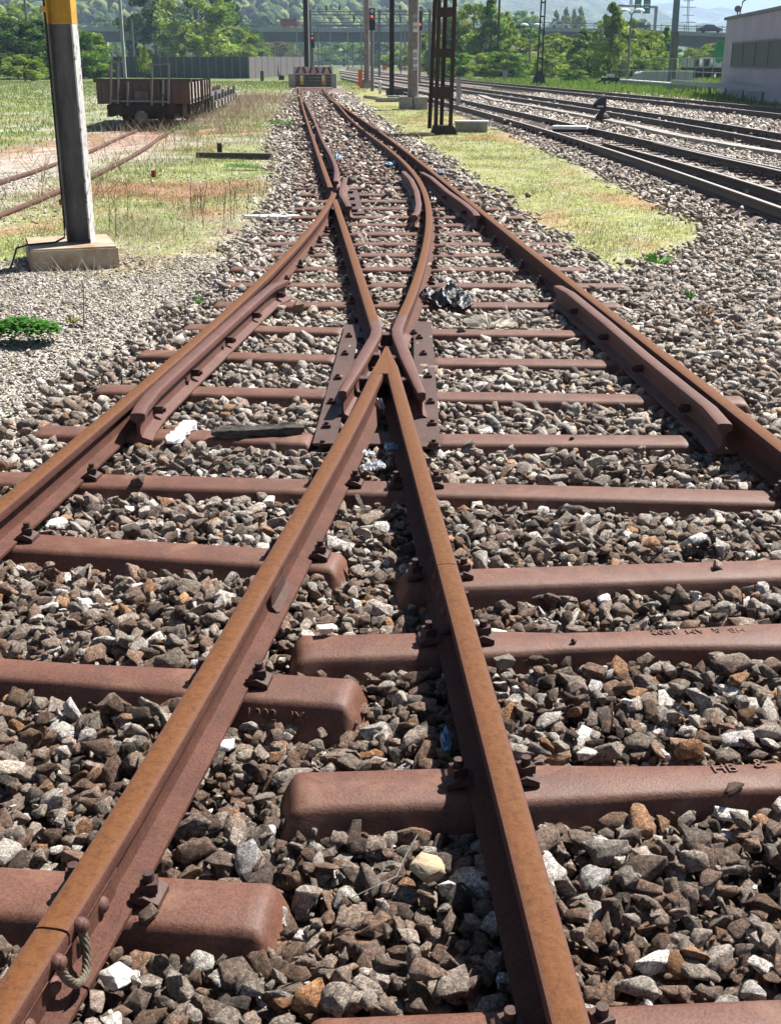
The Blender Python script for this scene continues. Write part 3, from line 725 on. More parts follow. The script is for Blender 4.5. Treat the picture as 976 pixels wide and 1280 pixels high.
# ballast shoulder heap along the left edge of the turnout
col = np.zeros(X.shape + (3,)); A = lambda *c: np.array(c)
gravel = A(.43, .40, .355); dirt = A(.20, .16, .135); bal = A(.10, .078, .065); lawn = A(.19, .25, .065); straw = A(.33, .32, .15); redd = A(.30, .14, .09); mead = A(.13, .19, .045)
col[:] = gravel
def blend(c, wgt):
    global col
    col = col * (1 - wgt[..., None]) + c * wgt[..., None]
blend(dirt, np.clip((n1 - .55) * 5, 0, 1) * .5)
blend(straw, gl * .55); blend(lawn, gl * np.clip((n2 - .30) * 4, 0, 1) * .85)
blend(gravel * .95, gl * np.clip((n3 - .56) * 9, 0, 1) * .8)
blend(redd, gl * np.clip((fbm(X * .5, Y * .35, 31) - .53) * 9, 0, 1) * .8)
for (px, py, rr) in ((120, 238, .9), (30, 185, 2.6), (190, 165, 2.0), (90, 175, 2.2), (300, 120, 3)):
    cx, cy = at(px, py); blend(redd, np.clip(1.3 - np.hypot((X - cx), (Y - cy) * .6) / rr, 0, 1) * np.clip((n2 - .35) * 4, 0, 1) * .9)
blend(mead, me_ * np.clip((n1 - .3) * 4, 0, 1)); blend(straw * .8, me_ * np.clip((n3 - .5) * 6, 0, 1) * .6)
blend(lawn * .5 + straw * .5, gp * np.clip(.45 + 2.2 * (n2 - .25), .3, 1)); blend(redd * 1.2, gp * np.clip((fbm(X * .6, Y * .5, 44) - .56) * 8, 0, 1) * .6); blend(straw, gp * np.clip((n2 - .5) * 4, 0, 1) * .5)
blend(A(.12, .20, .04), rv)
blend(A(.11, .15, .05), np.clip((Y - 90) / 40, 0, 1) * (1 - b))
blend(bal, b); blend(A(.20, .20, .10), b * mg)
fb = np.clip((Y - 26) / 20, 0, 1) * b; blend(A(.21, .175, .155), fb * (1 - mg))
V = np.stack([X, Y, Z], -1).reshape(-1, 3); ny, nx_ = X.shape
i = np.arange((ny - 1) * (nx_ - 1)); r_, c_ = i // (nx_ - 1), i % (nx_ - 1); a = r_ * nx_ + c_
Fq = np.stack([a, a + 1, a + nx_ + 1, a + nx_], -1)
m, t, bb = base_mat('ground_soil_gravel', .95, 0, .15)
at_ = nn(t, 'ShaderNodeAttribute', attribute_name='col'); g = nn(t, 'ShaderNodeNewGeometry')
vo = nn(t, 'ShaderNodeTexVoronoi'); vo.inputs['Scale'].default_value = 42; t.links.new(g.outputs['Position'], vo.inputs['Vector'])
sh = ramp(t, vo.outputs['Color'], [(.0, (.45, .45, .45)), (.5, (.95, .93, .9)), (1, (1.6, 1.58, 1.5))])
no = noise_node(t, 6, 8, .75, g.outputs['Position']); sh2 = ramp(t, no.outputs[0], [(.35, (.7, .7, .68)), (.65, (1.2, 1.2, 1.2))])
cc = mixc(t, 1, at_.outputs['Color'], sh.outputs[0], 'MULTIPLY'); cc = mixc(t, 1, cc, sh2.outputs[0], 'MULTIPLY'); t.links.new(cc, bb.inputs['Base Color'])
bn = bump(t, bb, vo.outputs['Distance'], 1.0, .012); bn.invert = True
M['ground'] = m
ground = np_mesh('ground', V, Fq, m, col.reshape(-1, 3), 'structure', nper=4)
GXL, GYL, GZ = gx, gy, Z
def gz(x, y):
    ix = np.clip(np.searchsorted(GXL, x) - 1, 0, len(GXL) - 2); iy = np.clip(np.searchsorted(GYL, y) - 1, 0, len(GYL) - 2)
    fx = (x - GXL[ix]) / (GXL[ix + 1] - GXL[ix]); fy = (y - GYL[iy]) / (GYL[iy + 1] - GYL[iy])
    return (GZ[iy, ix] * (1 - fx) + GZ[iy, ix + 1] * fx) * (1 - fy) + (GZ[iy + 1, ix] * (1 - fx) + GZ[iy + 1, ix + 1] * fx) * fy

# ------------------------------------------------------------------ ballast
def stone_proto(n, seed, rough=0.0):
    r = random.Random(seed); bm = bmesh.new()
    for k in range(n):
        v = Vector((r.gauss(0, 1), r.gauss(0, 1), r.gauss(0, 1))).normalized()
        q = 1.0 * (r.random() * .22 + .82)
        # box-ish superquadric gives flat fractured faces
        p = 2.8; s = (abs(v.x) ** p + abs(v.y) ** p + abs(v.z) ** p) ** (-1 / p)
        bm.verts.new(v * s * q * .92)
    res = bmesh.ops.convex_hull(bm, input=bm.verts)
    bmesh.ops.delete(bm, geom=[v for v in bm.verts if not v.link_faces], context='VERTS')
    if rough:
        bmesh.ops.bevel(bm, geom=list(bm.edges), offset=.045, segments=1, affect='EDGES', clamp_overlap=True)
        bmesh.ops.triangulate(bm, faces=bm.faces)
        bmesh.ops.subdivide_edges(bm, edges=[e for e in bm.edges if e.calc_length() > .45], cuts=1)
        bmesh.ops.triangulate(bm, faces=bm.faces)
        for v in bm.verts:
            nz = mnoise.noise(v.co * 2.1 + Vector((seed, 0, 0))) * .16 + mnoise.noise(v.co * 6 + Vector((seed, 3, 0))) * .05 * 1.2
            v.co *= 1 + nz
    bmesh.ops.triangulate(bm, faces=bm.faces); bmesh.ops.recalc_face_normals(bm, faces=bm.faces)
    bm.verts.index_update()
    Vv = np.array([v.co[:] for v in bm.verts]); Ff = np.array([[v.index for v in f.verts] for f in bm.faces]); bm.free(); return Vv, Ff
HI = [stone_proto(9 + k % 6, 100 + k, .1) for k in range(16)]
MID = [stone_proto(10 + k % 4, 200 + k) for k in range(14)]
LOW = [stone_proto(7 + k % 2, 300 + k) for k in range(10)]
def rotmats(n, tilt=None):
    q = rng.normal(size=(n, 4)); q /= np.linalg.norm(q, axis=1)[:, None]; a, b_, c_, d_ = q.T
    return np.stack([1 - 2 * (c_ ** 2 + d_ ** 2), 2 * (b_ * c_ - a * d_), 2 * (b_ * d_ + a * c_), 2 * (b_ * c_ + a * d_), 1 - 2 * (b_ ** 2 + d_ ** 2), 2 * (c_ * d_ - a * b_),
                     2 * (b_ * d_ - a * c_), 2 * (c_ * d_ + a * b_), 1 - 2 * (b_ ** 2 + c_ ** 2)], -1).reshape(n, 3, 3)
def flatrot(n, tilt=.45):
    a = rng.uniform(0, 2 * np.pi, n); ca, sa = np.cos(a), np.sin(a); z = np.zeros(n); o = np.ones(n)
    Rz = np.stack([ca, -sa, z, sa, ca, z, z, z, o], -1).reshape(n, 3, 3)
    t1 = rng.normal(0, tilt, n); c1, s1 = np.cos(t1), np.sin(t1); Rx = np.stack([o, z, z, z, c1, -s1, z, s1, c1], -1).reshape(n, 3, 3)
    t2 = rng.normal(0, tilt, n); c2, s2 = np.cos(t2), np.sin(t2); Ry = np.stack([c2, z, s2, z, o, z, -s2, z, c2], -1).reshape(n, 3, 3)
    return Ry @ Rx @ Rz
PALW = np.array([.36, .24, .15, .13, .08, .04]); PAL = np.array([(.26, .22, .185), (.17, .110, .078), (.43, .40, .36), (.080, .064, .055), (.72, .69, .64), (.33, .175, .085)])
def stones(P, S, protos, light=0.0, warm=None, flat=.5, name='ballast'):
    """P positions (n,3), S radii (n,): one mesh"""
    n = len(P); Vs, Fs, Cs = [], [], []; off = 0
    which = rng.integers(0, len(protos), n); R = flatrot(n, flat)
    asp = np.stack([rng.uniform(.9, 1.55, n), rng.uniform(.65, 1.05, n), rng.uniform(.42, .85, n)], -1) * S[:, None]
    pi = rng.choice(len(PAL), n, p=PALW / PALW.sum()); colr = PAL[pi] * np.exp(rng.normal(0, .28, (n, 1)))
    if light is not None and np.ndim(light): colr = colr * (1 - light[:, None]) + (np.array([.47, .43, .385]) * rng.uniform(.28, 1.5, (n, 1))) * light[:, None]
    colr = np.minimum(colr, .80)
    if warm is not None: colr = colr * (1 - warm[:, None]) + np.array([.155, .102, .074]) * rng.uniform(.4, 1.7, (n, 1)) * warm[:, None]
    for k, (v, f) in enumerate(protos):
        ids = np.where(which == k)[0]
        if not len(ids): continue
        vv = np.einsum('nij,nvj->nvi', R[ids], v[None] * asp[ids][:, None, :]) + P[ids][:, None, :]
        Vs.append(vv.reshape(-1, 3)); nv = len(v)
        Fs.append((f[None] + (np.arange(len(ids)) * nv)[:, None, None] + off).reshape(-1, 3)); off += nv * len(ids)
        Cs.append(np.repeat(colr[ids], nv, 0))
    return np.concatenate(Vs), np.concatenate(Fs), np.concatenate(Cs)
RAILS_ALL = [R_out, R_vr, R_c, R_d, R_vl, R_f, R_g]
def rails_dist(x, y):
    d = np.full(x.shape, 9.0)
    for p in RAILS_ALL:
        P_ = sorted(p, key=lambda q: q[1]); ys = [q[1] for q in P_]; xs = [q[0] for q in P_]
        dd = np.abs(x - np.interp(y, ys, xs)); dd = np.where((y < ys[0]) | (y > ys[-1]), 9, dd); d = np.minimum(d, dd)
    return d
def grid_points(x0, x1, y0, y1, sp_):
    xs = np.arange(x0, x1, sp_); ys = np.arange(y0, y1, sp_ * .87); XX, YY = np.meshgrid(xs, ys); XX = XX + (np.arange(len(ys)) % 2)[:, None] * sp_ / 2
    x = XX.ravel() + rng.normal(0, sp_ * .22, XX.size); y = YY.ravel() + rng.normal(0, sp_ * .22, XX.size); return x, y
SEG = np.array([(a[0], a[1], b_[0], b_[1], hw) for a, b_, hw in SLEEPERS])
def sleeper_dist(x, y):
    d = np.full(x.shape, 9.0)
    for ax, ay, bx, by, hw in SEG:
        sel = np.where(np.abs(y - (ay + by) / 2) < abs(ay - by) / 2 + .35)[0]
        if not len(sel): continue
        xx, yy_ = x[sel], y[sel]; dx, dy = bx - ax, by - ay; t_ = np.clip(((xx - ax) * dx + (yy_ - ay) * dy) / (dx * dx + dy * dy), 0, 1)
        d[sel] = np.minimum(d[sel], np.hypot(xx - ax - t_ * dx, yy_ - ay - t_ * dy) - hw)
    return d
def inview(x, y, m=1.5):
    return (x > -.345 * y - m - .2) & (x < .345 * y + m)
def ballast_band(y0, y1, sp_, rad, protos, layers, name):
    Vt, Ft, Ct, off = [], [], [], 0
    for (zc, zj, keep, rs) in layers:
        x, y = grid_points(-.36 * y1 - 2, .36 * y1 + 2, y0, y1, sp_)
        ok = inview(x, y, 1.7 if y0 < 13 else 1.0); x, y = x[ok], y[ok]
        bz = sdist(x, y, BALLAST) + (fbm(x * 1.3, y * 1.3, 3) - .5) * (.5 + y * .012) * .6
        ok = (rng.random(len(x)) < np.clip(bz / (.45 + y * .01) + .50, 0, 1) * keep); x, y, bz = x[ok], y[ok], bz[ok]
        S = rad * np.exp(rng.normal(0, .32, len(x))) * rs; S = np.minimum(S, rad * 1.9)
        ds = sleeper_dist(x, y); dr = rails_dist(x, y)
        lift = zc + rng.normal(0, zj, len(x)) + (fbm(x * 1.7, y * 1.7, 77) - .5) * .045
        lift = lift - .035 * ((np.abs(x + .26) < .24) & (np.abs(y - 2.80) < .085))
        # stones never stand on a sleeper except a few that rolled there, and never on the rails
        keepm = ~((ds < S * .5) & (lift + S * .6 > -.012) & (rng.random(len(x)) > (.004 if y0 < 9 else .03)))
        buried = np.clip((y - 15) / 8, 0, 1) * (x < np.interp(y, [q[1] for q in sorted(R_out, key=lambda q: q[1])], [q[0] for q in sorted(R_out, key=lambda q: q[1])]) + .6)
        keepm |= (rng.random(len(x)) < buried * .55)
        keepm &= ~((dr < .05 + S * .45) & (lift + S * .4 > .02))
        lift = np.where(dr < .085 + S, np.minimum(lift, .028 - S * .62), lift)
        lift = np.where((ds < 0) & (lift + S * .6 > -.012), np.maximum(lift, ZS + S * .35), lift); lift = lift - .010 * ((ds < .05) & (ds > 0) & (y < 9))
        x, y, S, lift, bz = x[keepm], y[keepm], S[keepm], lift[keepm], bz[keepm]; dr = dr[keepm]
        side_l = np.clip(-bz * .0 + (x < -1.6) * .6, 0, 1)
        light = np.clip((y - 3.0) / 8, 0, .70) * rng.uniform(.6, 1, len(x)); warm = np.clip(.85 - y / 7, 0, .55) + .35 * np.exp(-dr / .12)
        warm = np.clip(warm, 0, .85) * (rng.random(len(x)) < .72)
        wh = rng.random(len(x)) < .05; warm = np.where(wh, 0, warm)
        zz = lift + np.where(bz < .3, .012, 0)
        v, f, c = stones(np.stack([x, y, zz], -1), S, protos, light, warm); Vt.append(v); Ft.append(f + off); Ct.append(c); off += len(v)
    v, f, c = np.concatenate(Vt), np.concatenate(Ft), np.concatenate(Ct)
    print(name, len(f))
    return np_mesh(name, v, f, M['stone'], c, 'stuff')
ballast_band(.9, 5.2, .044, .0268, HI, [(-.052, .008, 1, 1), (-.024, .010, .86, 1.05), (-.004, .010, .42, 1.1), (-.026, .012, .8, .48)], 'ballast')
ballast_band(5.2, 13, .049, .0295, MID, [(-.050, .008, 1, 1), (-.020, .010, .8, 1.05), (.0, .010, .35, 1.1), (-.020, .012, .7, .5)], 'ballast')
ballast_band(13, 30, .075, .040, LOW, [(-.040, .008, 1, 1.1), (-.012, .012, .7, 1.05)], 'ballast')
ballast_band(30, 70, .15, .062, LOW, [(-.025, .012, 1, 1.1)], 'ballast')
# fine gravel outside the turnout
def pebbles(y0, y1, sp_, rad, protos, keep):
    x, y = grid_points(-.36 * y1 - 1, 3, y0, y1, sp_); ok = inview(x, y) & (rng.random(len(x)) < keep); x, y = x[ok], y[ok]
    b, gp, gl, me_, rv, mg = zones(x, y)
    ok = (b < .6) & (x < -.2) & (rng.random(len(x)) > gl * .8 + me_ * .9); x, y = x[ok], y[ok]
    S = rad * np.exp(rng.normal(0, .4, len(x))); z = gz(x, y) + S * .25
    v, f, c = stones(np.stack([x, y, z], -1), S, protos, np.full(len(x), .9), None, .3)
    print('pebbles', len(f)); np_mesh('gravel', v, f, M['stone'], c, 'stuff')
pebbles(4.0, 11, .022, .0100, LOW, .9); pebbles(11, 20, .040, .0115, LOW, .45)
# the round pale cobble and a few notable stones
def one_stone(label, px, py, size, asp, colr, z=.02, seed=1, rz=0, name='stone', cat='stone', rough=.1, smooth=None):
    x, y = at(px, py, z); v, f = stone_proto(26, seed, .06) if smooth else stone_proto(14, seed, rough)
    m = MB(); R = Matrix.Rotation(rz, 3, 'Z'); m.add([R @ Vector((p[0] * asp[0], p[1] * asp[1], p[2] * asp[2])) * size + Vector((x, y, z)) for p in v], f.tolist())
    mt = attr_mat('stone_' + name, .8, 90, .5, .004, contrast=(.7, 1.2)); o = m.build(name, mt, None, smooth=smooth)
    a = o.data.color_attributes.new('col', 'FLOAT_COLOR', 'POINT'); a.data.foreach_set('color', np.tile(np.array([*colr, 1], np.float32), len(o.data.vertices)))
    return tag(o, label, cat)
one_stone('smooth round yellowish cobble lying among the dark ballast at bottom centre', 533, 1088, .047, (1, .8, .75), (.40, .33, .22), .028, 9, smooth=60, name='cobble')
one_stone('flat cream white stone resting on the sleeper left of the right rail', 407, 786, .042, (1, .7, .45), (.62, .56, .46), ZS + .018, 12, .3)
one_stone('white oval stone beside the left rail, near the 1902 sleeper', 279, 933, .036, (1.2, .7, .5), (.72, .70, .66), .02, 14, .1)
one_stone('long white stone under the rounded sleeper end at bottom left', 148, 1220, .040, (.8, 1.15, .6), (.50, .48, .44), .02, 25, .9)
one_stone('dark grey stone on the sleeper right of the joint gap, largest one there', 632, 828, .040, (1, .8, .6), (.16, .14, .12), ZS + .012, 17, .3)
one_stone('brown rounded stone beside the bolted check rail on the left', 373, 382, .075, (1, .8, .8), (.20, .13, .10), .05, 18, .2)

# ------------------------------------------------------------------ grass
def blades(x, y, z, h, wdt, colr, lean=.35):
    n = len(x); a = rng.uniform(0, 2 * np.pi, n); l = rng.normal(0, lean, n) * h; l2 = rng.normal(0, lean, n) * h
    ca, sa = np.cos(a) * wdt / 2, np.sin(a) * wdt / 2
    p0 = np.stack([x - ca, y - sa, z], -1); p1 = np.stack([x + ca, y + sa, z], -1); p2 = np.stack([x + l, y + l2, z + h], -1)
    V = np.stack([p0, p1, p2], 1).reshape(-1, 3); Fb = np.arange(n * 3).reshape(-1, 3)
    return V, Fb, np.repeat(colr, 3, 0)
def grass(name, n, area, maskf, hmin, hmax, wdt, cols, cw, label=None, lean=.35, pw=1.0):
    x0, x1, y0, y1 = area; u = rng.random(n); y = y0 + (y1 - y0) * u ** pw; x = rng.uniform(x0, x1, n)
    mk_ = maskf(x, y); ok = (rng.random(n) < mk_) & inview(x, y, 1); x, y = x[ok], y[ok]; n = len(x)
    if not n: return
    cl = fbm(x * 2.2, y * 2.2, 5); ok = rng.random(n) < np.clip((cl - .25) * 3, .1, 1); x, y = x[ok], y[ok]; n = len(x)
    h = rng.uniform(hmin, hmax, n) * (.6 + fbm(x * 1.1, y * 1.1, 8)); ci = rng.choice(len(cols), n, p=np.array(cw) / sum(cw))
    c = np.array(cols)[ci] * rng.uniform(.75, 1.25, (n, 1)); v, f, c = blades(x, y, gz(x, y) - .004, h, wdt * (1 + y * .03), c, lean)
    print(name, len(f)); return np_mesh(name, v, f, M['grass'], c, 'stuff')
GC_ = [(.20, .25, .065), (.14, .21, .04), (.36, .34, .17), (.28, .16, .09)]
grass('grass', 230000, (-1, 8, 9, 50), lambda x, y: zones(x, y)[1] * np.clip(.25 + 2.4 * (fbm(x * 1.4, y * 1.1, 91) - .33), .08, 1), .012, .05, .006, GC_, [4, 2, 4, 1.0], pw=1.5)
grass('dry_grass', 5000, (-1, 8, 9, 50), lambda x, y: zones(x, y)[1] * (fbm(x * 2, y * 2, 92) > .56), .05, .13, .005, [(.5, .44, .3), (.35, .2, .12), (.3, .34, .12)], [3, 1, 2], pw=1.5, lean=.6)
grass('grass', 330000, (-12, 0, 6.5, 45), lambda x, y: zones(x, y)[2] * 1.0 * (.38 + .9 * (fbm(x * .7, y * .7, 21) > .43)), .02, .06, .006, GC_, [4, 2, 4, 1.0], pw=1.6)
grass('dry_grass', 16000, (-5, -1.2, 8, 15), lambda x, y: np.exp(-((x + 2.2) / .8) ** 2 - ((y - 12) / 2.4) ** 2), .04, .16, .004, [(.52, .47, .36), (.42, .36, .25), (.30, .2, .12)], [4, 3, 1], lean=.9)
grass('weeds', 5000, (-8, -.5, 4, 12), lambda x, y: (1 - zones(x, y)[0]) * (fbm(x * 3, y * 3, 61) > .6) * .5, .02, .06, .008, [(.14, .28, .04), (.26, .30, .1)], [1, 1])
grass('meadow', 120000, (-45, -1, 22, 110), lambda x, y: zones(x, y)[3], .03, .13, .016, [(.13, .22, .035), (.18, .28, .05), (.34, .31, .16), (.24, .16, .11)], [4, 4, 3, 1], pw=1.3)
grass('verge_grass', 90000, (5, 45, 28, 120), lambda x, y: zones(x, y)[4], .10, .32, .03, [(.13, .24, .03), (.19, .29, .05), (.28, .29, .10)], [5, 4, 1], pw=1.2)
grass('thin_grass', 30000, (3, 16, 26, 90), lambda x, y: zones(x, y)[5] * 1.5, .03, .12, .014, [(.22, .26, .08), (.34, .30, .16)], [3, 2])
grass('siding_weeds', 26000, (-10, -3.2, 14, 62), lambda x, y: np.exp(-((x + 4.9 + .045 * (y - 24)) / 1.4) ** 2) * (y > 30) + .25 * np.exp(-((x + 4.6) / 1.8) ** 2), .08, .42, .010, [(.36, .28, .22), (.26, .19, .15), (.16, .22, .06)], [4, 3, 2], lean=.6)

# weeds that can be told apart
def plant(name, label, px, py, kind, n, h, spread, cols, z=0.0, lw=.02, cat='weed'):
    x, y = at(px, py, z); t = thing(name, label, cat, (x, y, z)); r = random.Random(px * 7 + py)
    Vv, Ff, Cc = [], [], []
    for k in range(n):
        a = r.uniform(0, 2 * math.pi); rr = spread * math.sqrt(r.random()); bx, by = rr * math.cos(a) * (1.6 if kind == 'clump' else 1), rr * math.sin(a)
        hh = h * r.uniform(.45, 1.0) * (1 - .4 * rr / spread); a2 = r.uniform(0, 2 * math.pi); L = lw * r.uniform(.8, 1.6)
        kk = r.uniform(.7, 1.25); c = [q * kk for q in r.choice(cols)]
        if kind == 'blade':
            tip = (bx + math.cos(a) * hh * .5, by + math.sin(a) * hh * .5, hh); w_ = lw * .5
            o = len(Vv); Vv += [(bx * .2 - w_ * math.sin(a), by * .2 + w_ * math.cos(a), 0), (bx * .2 + w_ * math.sin(a), by * .2 - w_ * math.cos(a), 0), (tip[0] * .6 + w_ * math.sin(a), tip[1] * .6, hh * .75), tip]
            Ff += [(o, o + 1, o + 2), (o, o + 2, o + 3)]; Cc += [c] * 4
        else:
            tl = r.uniform(-.5, .7); dx, dy, dz = math.cos(a2) * L, math.sin(a2) * L, L * tl; sx, sy = -math.sin(a2) * L * .45, math.cos(a2) * L * .45
            o = len(Vv); Vv += [(bx, by, hh), (bx + dx * .5 + sx, by + dy * .5 + sy, hh + dz * .6), (bx + dx, by + dy, hh + dz * .5), (bx + dx * .5 - sx, by + dy * .5 - sy, hh + dz * .6)]
            Ff += [(o, o + 1, o + 2), (o, o + 2, o + 3)]; Cc += [c] * 4
    me = bpy.data.meshes.new('leaves'); me.from_pydata(Vv, [], Ff); ca = me.color_attributes.new('col', 'FLOAT_COLOR', 'POINT')
    ca.data.foreach_set('color', np.array([[*c, 1] for c in Cc], np.float32).ravel()); me.materials.append(M['leaf'])
    o = bpy.data.objects.new('leaves', me); C.objects.link(o); o.parent = t
    return t
GRN = [(.06, .19, .03), (.09, .26, .035), (.12, .30, .06)]
plant('weed', 'dense bright green leafy weed clump on the gravel at the left photo edge', 30, 426, 'clump', 1100, .17, .145, GRN, lw=.028)
plant('weed', 'small dandelion like tuft on the gravel right of the green clump', 92, 404, 'blade', 34, .07, .05, [(.16, .24, .05), (.30, .26, .06)], lw=.014)
plant('weed', 'single green sprout in the ballast right of the long check rail', 863, 373, 'blade', 10, .10, .03, GRN, lw=.014)
plant('weed', 'green sprout at the edge of the ballast beside the outer left rail', 249, 380, 'blade', 16, .08, .04, GRN, lw=.014)
plant('weed', 'grass sprout growing inside the long check rail', 722, 395, 'blade', 12, .13, .04, [(.14, .2, .06)], .0, .008)
plant('weed', 'green weed on the grass behind the sawn timber, nearest the track', 352, 158, 'clump', 300, .2, .25, GRN, lw=.05)
plant('weed', 'green weed tuft in the grass left of the timber kerb', 233, 165, 'clump', 200, .18, .25, GRN, lw=.05)
plant('weed', 'low green weed in front of the long timber kerb', 303, 212, 'clump', 200, .10, .2, GRN, lw=.04)
plant('weed', 'bright green tuft at the near tip of the grass patch', 822, 331, 'blade', 40, .13, .14, GRN + [(.25, .32, .08)], lw=.014)
# tall dry stalks left of the turnout
t = thing('dry_stalks', 'group of tall reddish dry weed stalks in the grass left of the far frog', 'dry weed', at(262, 262) + (0,))
for k in range(26):
    x, y = at(rnd.gauss(264, 22), rnd.gauss(262, 10)); h = rnd.uniform(.22, .55)
    MB().tube([(x, y, -.02), (x + rnd.uniform(-.03, .03), y, h * .6), (x + rnd.uniform(-.08, .08), y + rnd.uniform(-.05, .05), h)], .004, 4, .0015).build('stalk', M['bark'], t)
t = thing('dry_stalks', 'thin bare stalks standing on the gravel right of the left mast', 'dry weed', at(150, 290) + (0,))
for px, py in ((145, 293), (160, 275), (230, 300), (137, 285), (105, 405)):
    x, y = at(px, py); MB().tube([(x, y, -.02), (x + .02, y, .25), (x + .01, y, rnd.uniform(.3, .5))], .004, 4, .0015).build('stalk', M['bark'], t)

# ------------------------------------------------------------------ hills
def hill(name, az0, az1, d0, d1, prof, seed, cols, rough=1.0, label=None):
    """terrain rising from distance d0 to d1, prof(az) gives the ridge height"""
    na, nd = 260, 60; az = np.linspace(math.radians(az0), math.radians(az1), na); u = np.linspace(0, 1, nd)
    Aa, U = np.meshgrid(az, u); D = d0 + (d1 - d0) * U; Xh = np.sin(Aa) * D; Yh = np.cos(Aa) * D
    s_ = (d1 - d0)
    Hh = prof(np.degrees(Aa)) * (U ** .85) * (1 + .25 * (fbm(Xh / s_ * 3.1, Yh / s_ * 3.1, seed) - .5)) + rough * (fbm(Xh / s_ * 11, Yh / s_ * 11, seed + 4) - .5) * s_ * .05 * np.clip(U * 6, 0, 1)
    Hh = Hh - 2.0
    V = np.stack([Xh, Yh, Hh], -1).reshape(-1, 3); i = np.arange((nd - 1) * (na - 1)); r0, c0 = i // (na - 1), i % (na - 1); a = r0 * na + c0
    F4 = np.stack([a, a + 1, a + na + 1, a + na], -1)
    m, t, b = base_mat(name + '_cover', .95, 0, .1); g = nn(t, 'ShaderNodeNewGeometry')
    n = noise_node(t, 3.2 / s_ * 4, 9, .62, g.outputs['Position'], .6); r = ramp(t, n.outputs[0], cols)
    n2 = noise_node(t, .07 if s_ < 900 else .03, 6, .75, g.outputs['Position']); r2 = ramp(t, n2.outputs[0], [(.38, (.55, .55, .55)), (.6, (1.3, 1.3, 1.3))])
    t.links.new(mixc(t, 1, r.outputs[0], r2.outputs[0], 'MULTIPLY'), b.inputs['Base Color'])
    bump(t, b, n2.outputs[0], 1.0, 8 if s_ < 900 else 20)
    o = np_mesh(name, V, F4, m, None, 'structure', nper=4); return o, (az, u, V.reshape(nd, na, 3))
FOR = [(.30, (.05, .09, .03)), (.47, (.08, .13, .04)), (.56, (.13, .20, .06)), (.66, (.22, .26, .10))]
h1, hd = hill('hillside', -40, 8, 520, 1150, lambda a: np.interp(a, [-40, -5, 0, 4, 8], [120, 105, 82, 48, 10]), 71, FOR)
h2, _ = hill('mountain_slope', -20, 34, 1500, 2600, lambda a: np.interp(a, [-20, 7, 9, 11, 14, 20, 34], [170, 160, 140, 100, 66, 50, 40]), 81, [(.30, (.03, .055, .02)), (.46, (.05, .08, .03)), (.52, (.16, .18, .08)), (.58, (.05, .09, .035)), (.70, (.20, .20, .16))])
h3, _ = hill('far_mountain', -10, 50, 3200, 4200, lambda a: np.interp(a, [-10, 8, 12, 16, 20, 30, 50], [190, 190, 168, 150, 118, 140, 120]), 91, [(.30, (.06, .08, .05)), (.55, (.12, .14, .10)), (.72, (.55, .56, .58))])
# wooded cover of the near hillside: rounded crowns standing on the slope
az_, u_, VV = hd
nb = 15000; ia = rng.integers(4, VV.shape[1] - 5, nb); iu = (rng.random(nb) ** 1.3 * (VV.shape[0] - 4)).astype(int)
base = VV[iu, ia] * .5 + VV[iu + 1, ia + 1] * .5; pos = base + rng.normal(0, 5, (nb, 3)) * [1, 1, 0]
cl = fbm(pos[:, 0] / 80, pos[:, 1] / 80, 33); ok = cl > .36; pos = pos[ok]; cl = cl[ok]; iu_ = iu[ok]; nb = len(pos)
S = rng.uniform(1.3, 3.2, nb) * (1 + iu_ / 60); pos[:, 2] += S * .5
BL = []
for k in range(6):
    bm = bmesh.new(); bmesh.ops.create_icosphere(bm, subdivisions=1, radius=1)
    for v in bm.verts: v.co *= 1 + mnoise.noise(v.co * 2.2 + Vector((k * 7, 0, 0))) * .5; v.co.z *= 1.25
    BL.append((np.array([v.co[:] for v in bm.verts]), np.array([[v.index for v in f.verts] for f in bm.faces]))); bm.free()
Vs, Fs, Cs, off = [], [], [], 0; cols_ = np.array([(.06, .11, .03), (.10, .17, .04), (.17, .24, .06), (.22, .26, .09), (.05, .08, .03)])
wc = rng.integers(0, 6, nb); colr = cols_[np.clip((cl * 9 + rng.normal(0, 1.2, nb)).astype(int) % 5, 0, 4)] * rng.uniform(.8, 1.2, (nb, 1))
for k, (v, f) in enumerate(BL):
    ids = np.where(wc == k)[0]; vv = v[None] * S[ids][:, None, None] + pos[ids][:, None, :]
    Vs.append(vv.reshape(-1, 3)); Fs.append((f[None] + (np.arange(len(ids)) * len(v))[:, None, None] + off).reshape(-1, 3)); off += len(v) * len(ids); Cs.append(np.repeat(colr[ids], len(v), 0))
M['forest'] = attr_mat('forest_crowns', .9, .9, 1.0, 1.2, contrast=(.5, 1.4), spec=.1)
np_mesh('forest', np.concatenate(Vs), np.concatenate(Fs), M['forest'], np.concatenate(Cs), 'stuff')

